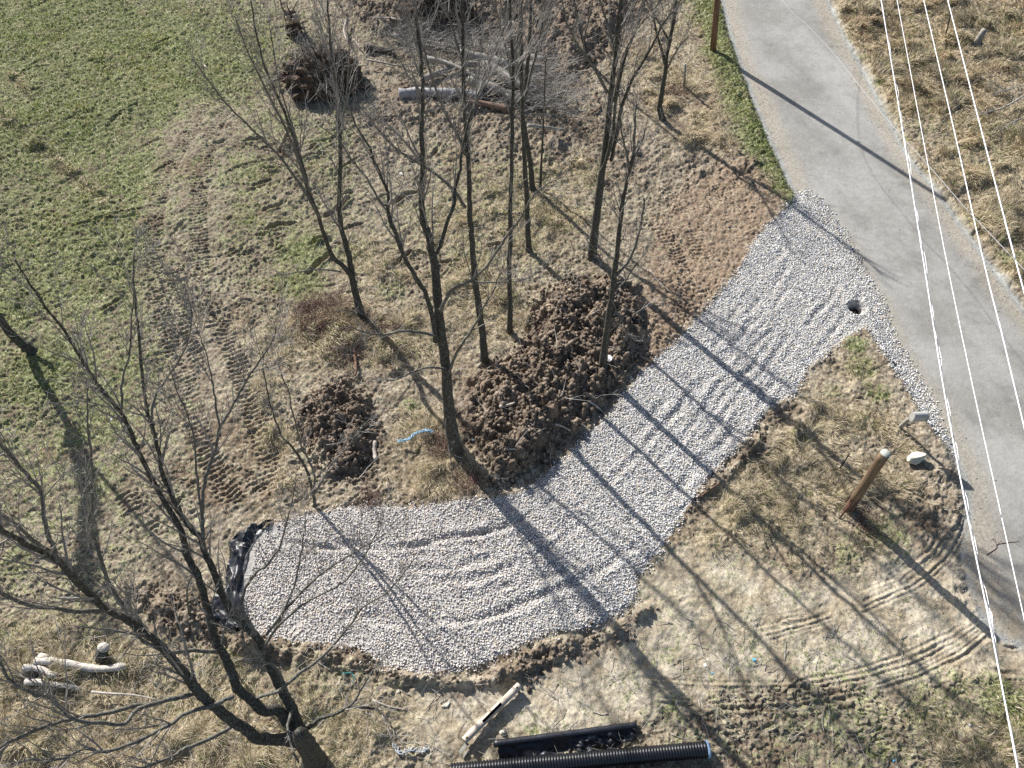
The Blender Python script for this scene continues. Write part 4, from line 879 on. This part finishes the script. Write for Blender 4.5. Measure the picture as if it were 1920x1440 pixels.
stick("white twig on the tan earth by the verge", [(1402,330),(1413,340),(1425,352)], .02, M_deadw)
stick("dead brown twig on the road at the bottom right", [(1850,1040),(1868,1028),(1872,1020),(1910,1015)], .012, M_rust, twigs=4)
stick("thin pale stick crossing the lower earth left of the sawn log", [(120,1190),(160,1170),(185,1150)], .02, M_limb)
stick("dead twiggy branch hanging low over the tussocks at the right edge", [(1925,176),(1885,200),(1860,208),(1840,214)], .035, M_twigp, "fallen_branch", "branch", z=.5, twigs=16, tl=1.0)
stick("second twiggy dead branch above the first at the right edge", [(1930,158),(1890,168),(1860,176)], .025, M_twigp, "fallen_branch", "branch", z=.6, twigs=14, tl=1.0)
stick("pale bare branch crossing the right edge lower down", [(1935,215),(1900,228),(1880,240)], .02, M_twigp, "fallen_branch", "branch", z=.5, twigs=10, tl=.8)
stick("small pale splinter beside the track ruts in the left field", [(383,122),(390,130)], .03, M_deadw)

# uprooted stumps and brush heaps: each one thing with root mass, roots and brush
def rootmass(label, cx, cy, rx, ry, h, nroot, seed, brush=60):
    import bmesh
    b = GZ(cx, cy); k = empty("uprooted_stump", b); tag(k, label, "uprooted stump", "uprooted stumps"); r = random.Random(seed)
    bm = bmesh.new(); bmesh.ops.create_icosphere(bm, subdivisions=5, radius=1)
    P_ = np.array([tuple(v_.co) for v_ in bm.verts]); n1 = fbm(P_[:,0]*2+9, P_[:,1]*2+P_[:,2]*2.3, 1.3, 4, seed, .65); n2 = fbm(P_[:,0]*3+4*P_[:,2], P_[:,1]*3+2, 3., 3, seed+2, .6)
    s_ = .55 + .75 * n1 + .35 * (n2 - .5)
    for v_, q in zip(bm.verts, s_): v_.co = Vector((v_.co.x * rx * q, v_.co.y * ry * q, max(-.1, v_.co.z * h * q)))
    me = bpy.data.meshes.new("root_mass"); bm.to_mesh(me); bm.free(); o = link(me, "root_mass", M_root, k, False)
    rt = MB()
    for _ in range(nroot):
        a_ = r.uniform(0, 6.28); e_ = r.uniform(.0, 1.3); d = Vector((math.cos(a_) * math.cos(e_), math.sin(a_) * math.cos(e_), math.sin(e_)))
        p = Vector((d.x * rx * .55, d.y * ry * .55, d.z * h * .6 + .1)); q = p.copy(); pts = [p]; dd = d.copy(); ln = r.uniform(.4, 1.5)
        for i in range(5): dd = (dd + rv() * .4).normalized(); q = q + dd * ln / 5; pts.append(q.copy())
        r0 = r.uniform(.015, .06); rt.tube(pts, [r0 * (1 - .15 * i) for i in range(6)], 6)
    rt.build("roots", M_root, k)
    bs = MB()
    for _ in range(brush):
        a_ = r.uniform(0, 6.28); p = Vector((math.cos(a_) * rx * r.uniform(0, .9), math.sin(a_) * ry * r.uniform(0, .9), h * r.uniform(.1, .8)))
        twig(bs, p, (rv() + Vector((0, 0, .5))).normalized(), r.uniform(.6, 1.8), r.uniform(.008, .02), 1, .0)
    bs.build("brush", M_twig, k, smooth=False)
    sn = MB()
    for _ in range(5):
        p = Vector((r.uniform(-.5, .5) * rx, r.uniform(-.5, .5) * ry, h * .55)); d = (rv() + Vector((0, -.3, .8))).normalized(); sn.tube([p, p + d * r.uniform(.3, .55), p + d * .6], [.13, .12, .09], 8, wob=.15)
    sn.build("broken_stub", M_cut if seed % 2 else M_log, k); return k
rootmass("dark tangled uprooted stump heap in the clearing left of the logs", 607, 158, 2.0, 1.5, 1.5, 130, 3, 120)
rootmass("dark uprooted stump heap at the top edge of the clearing", 820, 25, 1.9, 1.3, 1.3, 90, 4, 90)
rootmass("small upright root clump behind the tangled stump heap", 553, 62, .38, .4, 1.1, 14, 5, 6)
# loose brush over the log pile: countless twigs, one object
bs = MB()
for _ in range(800):
    px, py = RND.choice([(RND.uniform(730,900), RND.uniform(60,110)), (RND.uniform(820,1040), RND.uniform(95,215)), (RND.uniform(960,1060), RND.uniform(130,230))])
    p = Vector(G(px, py)); p.z = H1(p.x, p.y) + RND.uniform(0, .7); d = Vector((RND.uniform(.2, 1) * RND.choice((-1, 1)), RND.uniform(-.5, .5), RND.uniform(0, .35))).normalized()
    twig(bs, p, d, RND.uniform(.5, 1.8), RND.uniform(.006, .018), 1, .0)
o = bs.build("loose_brush", M_twig, None, False); tag(o, "tangle of thin grey brush over and around the log pile", "brush", kind='stuff')
# scattered small sticks on the cleared slope: countless
bs = MB()
for _ in range(1500):
    q_ = RND.random()
    if q_ < .5: px, py = RND.uniform(560,1250), RND.uniform(60,560)
    elif q_ < .72: px, py = RND.uniform(560,1180), RND.uniform(520,900)
    elif q_ < .86: px, py = RND.uniform(50,900), RND.uniform(1200,1440)
    else: px, py = RND.uniform(1000,1700), RND.uniform(1150,1440)
    p = Vector(G(px, py))
    if L(R_gr, np.array([p.x]), np.array([p.y]))[0] > -.1 or L(R_rd, np.array([p.x]), np.array([p.y]))[0] > -.3: continue
    p.z = H1(p.x, p.y) + .03; a_ = RND.uniform(0, 6.28)
    twig(bs, p, Vector((math.cos(a_), math.sin(a_), RND.uniform(0, .15))), RND.uniform(.2, .9), RND.uniform(.004, .011), 1 if RND.random() < .3 else 0, .0)
o = bs.build("fallen_twigs", M_twigp, None, False); tag(o, "thin pale twigs strewn over the slope under the trees", "twigs", kind='stuff')
# brambles
def bramble(label, px, py, rad, h, n):
    b = GZ(px, py); mb = MB()
    for _ in range(n):
        a_ = RND.uniform(0, 6.28); rr = rad * math.sqrt(RND.random()) * .8; p = b + Vector((math.cos(a_) * rr, math.sin(a_) * rr, 0)); p.z = H1(p.x, p.y) - .02
        d = Vector((RND.gauss(0, .6), RND.gauss(0, .6), 1)).normalized(); ln = RND.uniform(.4, 1.1) * h * 1.6; pts = [p]; q = p.copy()
        for i in range(5): d = (d + rv() * .25 + Vector((0, 0, -.28))).normalized(); q = q + d * ln / 5; q.z = max(q.z, b.z + .03); pts.append(q.copy())
        mb.tube(pts, [.007, .006, .005, .005, .004, .003], 3, cap=False)
        if RND.random() < .5: twig(mb, pts[2], rv(), ln * .3, .004, 0, 0)
    o = mb.build("bramble_bush", mat("bramble stems", (.17, .105, .085), .8, nscale=4, namt=.4), None, False); origin_to(o, b); tag(o, label, "bush", "low thorny bushes"); return o
bramble("reddish brown bramble bush left of the leaning forked tree", 600, 585, 1.15, .55, 420)
bramble("thin bramble tangle around the foot of the leaning forked tree", 700, 620, .8, .4, 160)
bramble("bramble clump by the straw between small mound and tall tree", 640, 660, .7, .4, 110)
bramble("dead weed clump at the edge of the small earth mound", 690, 935, .4, .35, 80)
bramble("dark weed clump over the blue rope at the foot of the tall tree", 825, 835, .55, .35, 170)
bramble("dead weeds below the tall tree beside the gravel", 880, 905, .55, .35, 170)
bramble("dead orange weeds round the short fence post", 1270, 175, .8, .4, 160)
bramble("twiggy weeds at the foot of the cut off pole", 1620, 975, .45, .3, 90)

# ------------------------------------------------------------------ pipes, tubes, plastic
def frame_of(a, b):
    d = (b - a).normalized(); s_ = Vector((-d.y, d.x, 0)).normalized(); u_ = s_.cross(d) * -1
    if u_.z < 0: u_ = -u_
    return d, s_, u_
def corrugated(label, A, B, R, rim=True):
    d, s_, u_ = frame_of(A, B); Ln = (B - A).length; k = empty("corrugated_pipe", A); tag(k, label, "corrugated pipe", "black corrugated pipes")
    nr_ = int(Ln / .068); st = 8; n = 40; V = []; F = []
    rows = []
    for i in range(nr_ * st + 1):
        ph = (i % st) / st; rr = R - .018 * (0 if ph < .45 else (1 if .55 < ph < .95 else .5)); rows.append((i / (nr_ * st) * Ln, rr))
    rows += [(Ln - .001, R * .86), (Ln - .6, R * .86)]; rows = [(.6, R * .86), (.001, R * .86)] + rows
    for (tt_, rr) in rows:
        for j in range(n):
            a_ = 2 * math.pi * j / n; V.append(tuple(A + d * tt_ + s_ * (rr * math.cos(a_)) + u_ * (rr * math.sin(a_))))
    for i in range(len(rows) - 1):
        for j in range(n): F += [i * n + j, i * n + (j + 1) % n, (i + 1) * n + (j + 1) % n, (i + 1) * n + j]
    npmesh("pipe_wall", V, F, 4, M_black, parent=k, smooth=True)
    if rim:
        V = []; F = []; prof = [(Ln - .01, R * .87), (Ln - .01, R * 1.03), (Ln + .035, R * 1.04), (Ln + .045, R * .98), (Ln + .045, R * .87)]
        for (tt_, rr) in prof:
            for j in range(n): a_ = 2 * math.pi * j / n; V.append(tuple(A + d * tt_ + s_ * (rr * math.cos(a_)) + u_ * (rr * math.sin(a_))))
        m5 = len(prof)
        for i in range(m5):
            for j in range(n): F += [i * n + j, i * n + (j + 1) % n, ((i + 1) % m5) * n + (j + 1) % n, ((i + 1) % m5) * n + j]
        npmesh("rim", V, F, 4, M_rim, parent=k, smooth=True)
    reparent_shift(k); return k
def at_h(px, py, h):
    z = 0
    for _ in range(3): p = G(px, py, z + h); z = H1(p[0], p[1])
    return Vector(G(px, py, z + h))
corrugated("black ribbed pipe with a pale blue end rim along the bottom edge", at_h(846, 1447, .19), at_h(1325, 1405, .19), .185)
corrugated("second black ribbed pipe barely showing at the very bottom edge", at_h(850, 1494, .17), at_h(1330, 1462, .17), .17, rim=False)
# roll of plastic with a loose flap
A = at_h(925, 1395, .16); B = at_h(1193, 1360, .16); d, s_, u_ = frame_of(A, B); k = empty("plastic_roll", A); tag(k, "roll of black plastic film with a shiny loose flap above the ribbed pipe", "plastic roll")
m_ = MB(); N_ = 30; m_.tube([A + (B - A) * (i / N_) for i in range(N_ + 1)], [.083 + .003 * math.sin(i * 1.3) for i in range(N_ + 1)], 20, cap=True); m_.build("roll", M_sheet, k)
m_ = MB(); m_.tube([B - d * .01, B + d * .012], [.045, .045], 12); m_.build("core", M_inner, k)
V = []; F = []; nu, nv = 120, 14
for i in range(nu + 1):
    t = i / nu; base_ = A.lerp(B, .03 + .95 * t); wdt = .34 + .05 * math.sin(t * 11) + .03 * math.sin(t * 31 + 1) - .06 * t
    for j in range(nv + 1):
        w_ = j / nv; p = base_ - s_ * (.07 + wdt * w_); q = H1(p.x, p.y)
        hz = q + .02 + max(0, .14 - w_ * .17) + .006 * math.sin(t * 50 + w_ * 3) * w_ + .012 * math.sin(t * 19 + 2) * w_ + (.012 * (1 + math.sin(t * 37)) * max(0, w_ - .8) * 3)
        V.append((p.x, p.y, hz))
for i in range(nu):
    for j in range(nv): a_ = i * (nv + 1) + j; F += [a_, a_ + 1, a_ + nv + 2, a_ + nv + 1]
npmesh("flap", V, F, 4, M_sheet, parent=k, smooth=True); reparent_shift(k)
# beige tube with slot and holes
A = at_h(870, 1389, .20); B = at_h(974, 1285, .16); d, s_, u_ = frame_of(A, B); Ln = (B - A).length; k = empty("slotted_tube", A); tag(k, "beige tube with a long slot and a hole at each end lying on the dirt", "plastic tube")
NU, NA, R = 96, 48, .088; V = []; F = []
view = (Vector((0, 0, CAM_H)) - (A + B) / 2).normalized(); view = (view - d * view.dot(d)).normalized(); side = d.cross(view)
for rr in (R, R - .007):
    for i in range(NU + 1):
        for j in range(NA): a_ = 2 * math.pi * j / NA; V.append(tuple(A + d * (Ln * i / NU) + view * (rr * math.cos(a_)) + side * (rr * math.sin(a_))))
def open_(i, j):
    t = (i + .5) / NU; a_ = 2 * math.pi * (j + .5) / NA; a_ = (a_ + math.pi) % (2 * math.pi) - math.pi
    if .32 < t < .66 and abs(a_) < .42: return True
    for tc_ in (.045, .945):
        if ((t - tc_) * Ln / .024) ** 2 + (a_ * R / .024) ** 2 < 1: return True
    return False
off = (NU + 1) * NA
for i in range(NU):
    for j in range(NA):
        if open_(i, j): continue
        j2 = (j + 1) % NA; q = [i * NA + j, (i + 1) * NA + j, (i + 1) * NA + j2, i * NA + j2]; F += q; F += [off + a for a in reversed(q)]
npmesh("shell", V, F, 4, M_beige, parent=k, smooth=True)
m_ = MB(); m_.tube([A + d * .01, B - d * .01], [R - .012] * 2, 20, cap=True)
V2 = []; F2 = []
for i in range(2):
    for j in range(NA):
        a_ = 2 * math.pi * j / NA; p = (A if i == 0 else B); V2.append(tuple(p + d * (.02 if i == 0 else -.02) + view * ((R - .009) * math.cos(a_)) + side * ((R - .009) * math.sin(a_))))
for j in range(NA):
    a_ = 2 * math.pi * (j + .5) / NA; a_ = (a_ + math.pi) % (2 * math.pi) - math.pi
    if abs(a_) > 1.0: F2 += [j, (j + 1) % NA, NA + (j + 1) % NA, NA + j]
npmesh("shade_lining", V2, F2, 4, M_inner, parent=k); reparent_shift(k)  # near-black sleeve inside the beige shell, shade of the hollow put into colour
for i_, (pa, pb, lab) in enumerate((((862,1412),(877,1393),"larger grey board offcut under the lower end of the beige tube"),((868,1421),(876,1408),"smaller grey board offcut beside the larger one"))):
    a_ = at_h(*pa, .06); c_ = at_h(*pb, .12 - .04 * i_); dd = (c_ - a_); m_ = MB(); q_ = dd.to_track_quat('X', 'Z').to_matrix(); m_.box((a_ + c_) / 2, dd.length, .09 - .04 * i_, .025, q_)
    o = m_.build("board_offcut", M_grey, None, False, bevel=.004); origin_to(o, a_); tag(o, lab, "board")
# culvert pipe mouth in its pit
p = Vector((PIT[0], PIT[1], H1(PIT[0], PIT[1]) + .02)); dv = Vector((.05, -.35, .93)).normalized(); V = []; F = []; n = 28
q1 = dv.orthogonal().normalized(); q2 = dv.cross(q1); rows = [(-.25, .12), (.10, .12), (.12, .145), (.10, .16), (-.25, .16)]
for i, (tt_, rr) in enumerate(rows):
    for j in range(n): a_ = 2 * math.pi * j / n; V.append(tuple(p + dv * tt_ + q1 * (rr * math.cos(a_)) + q2 * (rr * math.sin(a_))))
for i in range(4):
    for j in range(n): F += [i * n + j, i * n + (j + 1) % n, (i + 1) * n + (j + 1) % n, (i + 1) * n + j]
o = npmesh("drain_pipe", V, F, 4, M_inner, smooth=True); tag(o, "dark open drain pipe mouth sunk in the gravel by the road", "drain pipe"); origin_to(o, p)
# black plastic underlay sheet at the end of the gravel
EDG = [(508,980,472,985),(490,984,462,992),(478,1000,448,1004),(466,1016,430,1014),(458,1030,430,1022),(456,1045,430,1040),(454,1060,428,1062),(450,1080,428,1082),(446,1100,424,1100),(444,1120,408,1118),(448,1140,396,1128),(452,1160,392,1144),(458,1178,400,1160),(468,1192,420,1176)]
V = []; F = []; nv = 16; rows = []
for i in range(len(EDG) - 1):
    for s2 in range(8):
        t = s2 / 8; rows.append([EDG[i][q] * (1 - t) + EDG[i + 1][q] * t for q in range(4)])
for i, (ax_, ay_, bx_, by_) in enumerate(rows):
    a_ = G(ax_, ay_); b_ = G(bx_, by_)
    a_ = a_ + (a_ - b_) * .35
    for j in range(nv + 1):
        w_ = j / nv; q = a_ * (1 - w_) + b_ * w_; q = q + np.array([0, .05 * math.sin(i * .35 + j * .5), 0]); h0 = float(H1(q[0], q[1]))
        rid = .09 * abs(math.sin(w_ * 5 + .11 * i)) ** 2 + .07 * math.sin(i * .31 + w_ * 4) * w_ + .06 * (1 - abs(2 * w_ - 1)) + .05 * (vn(np.array([i * .12]), np.array([w_ * 2.5]))[0] - .5) * 2
        V.append((q[0], q[1], h0 + max(.012, .05 + rid) * (1 if w_ > .2 else .3)))
for i in range(len(rows) - 1):
    for j in range(nv): a_ = i * (nv + 1) + j; F += [a_, a_ + 1, a_ + nv + 2, a_ + nv + 1]
o = npmesh("plastic_sheet", V, F, 4, M_sheet, smooth=True); tag(o, "crumpled black plastic sheet showing at the left end of the gravel", "plastic sheet"); origin_to(o, V[0])
# ropes and twine
def rope(label, P, r, m, name, cat, strands=3, z=.05, amp=.03):
    pts = [GZ(px, py) + Vector((0, 0, z)) for px, py in P]; S = smooth_path(pts, 6); mb = MB()
    for s2 in range(strands):
        Q = [p + Vector((math.cos(i * .9 + s2 * 2.1), math.sin(i * .9 + s2 * 2.1), .5 * math.sin(i + s2))) * amp for i, p in enumerate(S)]; mb.tube(Q, r, 5)
    o = mb.build(name, m); origin_to(o, pts[0]); tag(o, label, cat); return o
rope("frayed light blue rope looped over weeds left of the tall tree", [(748,834),(768,830),(780,820),(798,814),(812,816)], .014, M_rope, "rope", "rope", 4, .22, .035)
rope("grey blue frayed rope tangle at the bottom left of the plastic roll", [(740,1398),(752,1412),(770,1405),(790,1408),(802,1403)], .012, mat("grey rope", (.45,.48,.50), .8), "rope", "rope", 5, .08, .05)
rope("teal twine loop in the grass under the gravel edge", [(640,1265),(655,1262),(664,1268),(662,1282)], .008, M_teal, "twine", "twine", 2, .05, .01)
rope("thin black cord lying behind the cut off pole", [(1625,930),(1640,943),(1655,957)], .010, M_darkst, "cord", "cord", 1, .04, .0)

# ------------------------------------------------------------------ overhead wires
def wire(label, P, z, r, m=M_wire, sag=0, name="overhead_wire", extra=None, grp="overhead power wires", spac=False):
    Q = [Vector(G(px, py, zz)) for (px, py), zz in zip(P, z)]
    Q = [Q[0] + (Q[0] - Q[1]).normalized() * 25] + Q + [Q[-1] + (Q[-1] - Q[-2]).normalized() * 22]
    S = smooth_path(Q, 10); mb = MB(); mb.tube(S, r, 8); k = empty(name, S[len(S) // 2]); mb.build("conductor", m, k)
    if extra:
        mb = MB(); N_ = len(S); off_ = [Vector((extra * (.8 + .2 * math.sin(i * .9)), .0, -.035 + .03 * math.sin(i * 1.7))) for i in range(N_)]
        mb.tube([p + o_ for p, o_ in zip(S, off_)], r * .55, 6); mb.build("messenger", m, k)
        sp = MB()
        for i in range(2, N_ - 2, 3): sp.tube([S[i], S[i] + off_[i]], r * .5, 5)
        sp.build("spacer", M_inner, k)
    reparent_shift(k); tag(k, label, "wire", grp); return k
wire("leftmost overhead wire, double with small dark spacers, down to the bottom edge", [(1652,0),(1690,230),(1730,480),(1768,720),(1813,960),(1862,1200),(1908,1440)], [9.2]*7, .0095, extra=.055)
wire("second overhead wire from the left, the thinnest of the bright four", [(1682,0),(1727,240),(1773,480),(1823,720),(1876,960),(1921,1163)], [9.6]*6, .007)
wire("third overhead wire from the left above the road edge", [(1732,0),(1788,240),(1842,480),(1882,640),(1921,803)], [10.0]*5, .0095)
wire("rightmost overhead wire above the dead grass field", [(1777,0),(1839,240),(1902,480),(1921,550)], [10.4]*4, .0105)
cb = MB(); far_ = wa + Vector((6.0, 18, 1.0))
P_ = [(1467,0),(1513,47),(1563,100),(1613,163),(1680,243),(1747,317),(1813,393),(1893,477)]
Z_ = [5.35,5.3,5.27,5.26,5.3,5.4,5.55,5.75]
Q = [far_, wa.lerp(far_, .5) - Vector((0,0,.35)), wa + Vector((.26,-.06,.02))] + [Vector(G(a_, b_, z_)) for (a_, b_), z_ in zip(P_, Z_)]
Q.append(Q[-1] + (Q[-1] - Q[-2]).normalized() * 15); S = smooth_path(Q, 6); cb.tube(S, .008, 6)
o = cb.build("service_cable", M_wired); origin_to(o, wa); tag(o, "low grey service cable crossing the road from the brown utility pole", "cable")
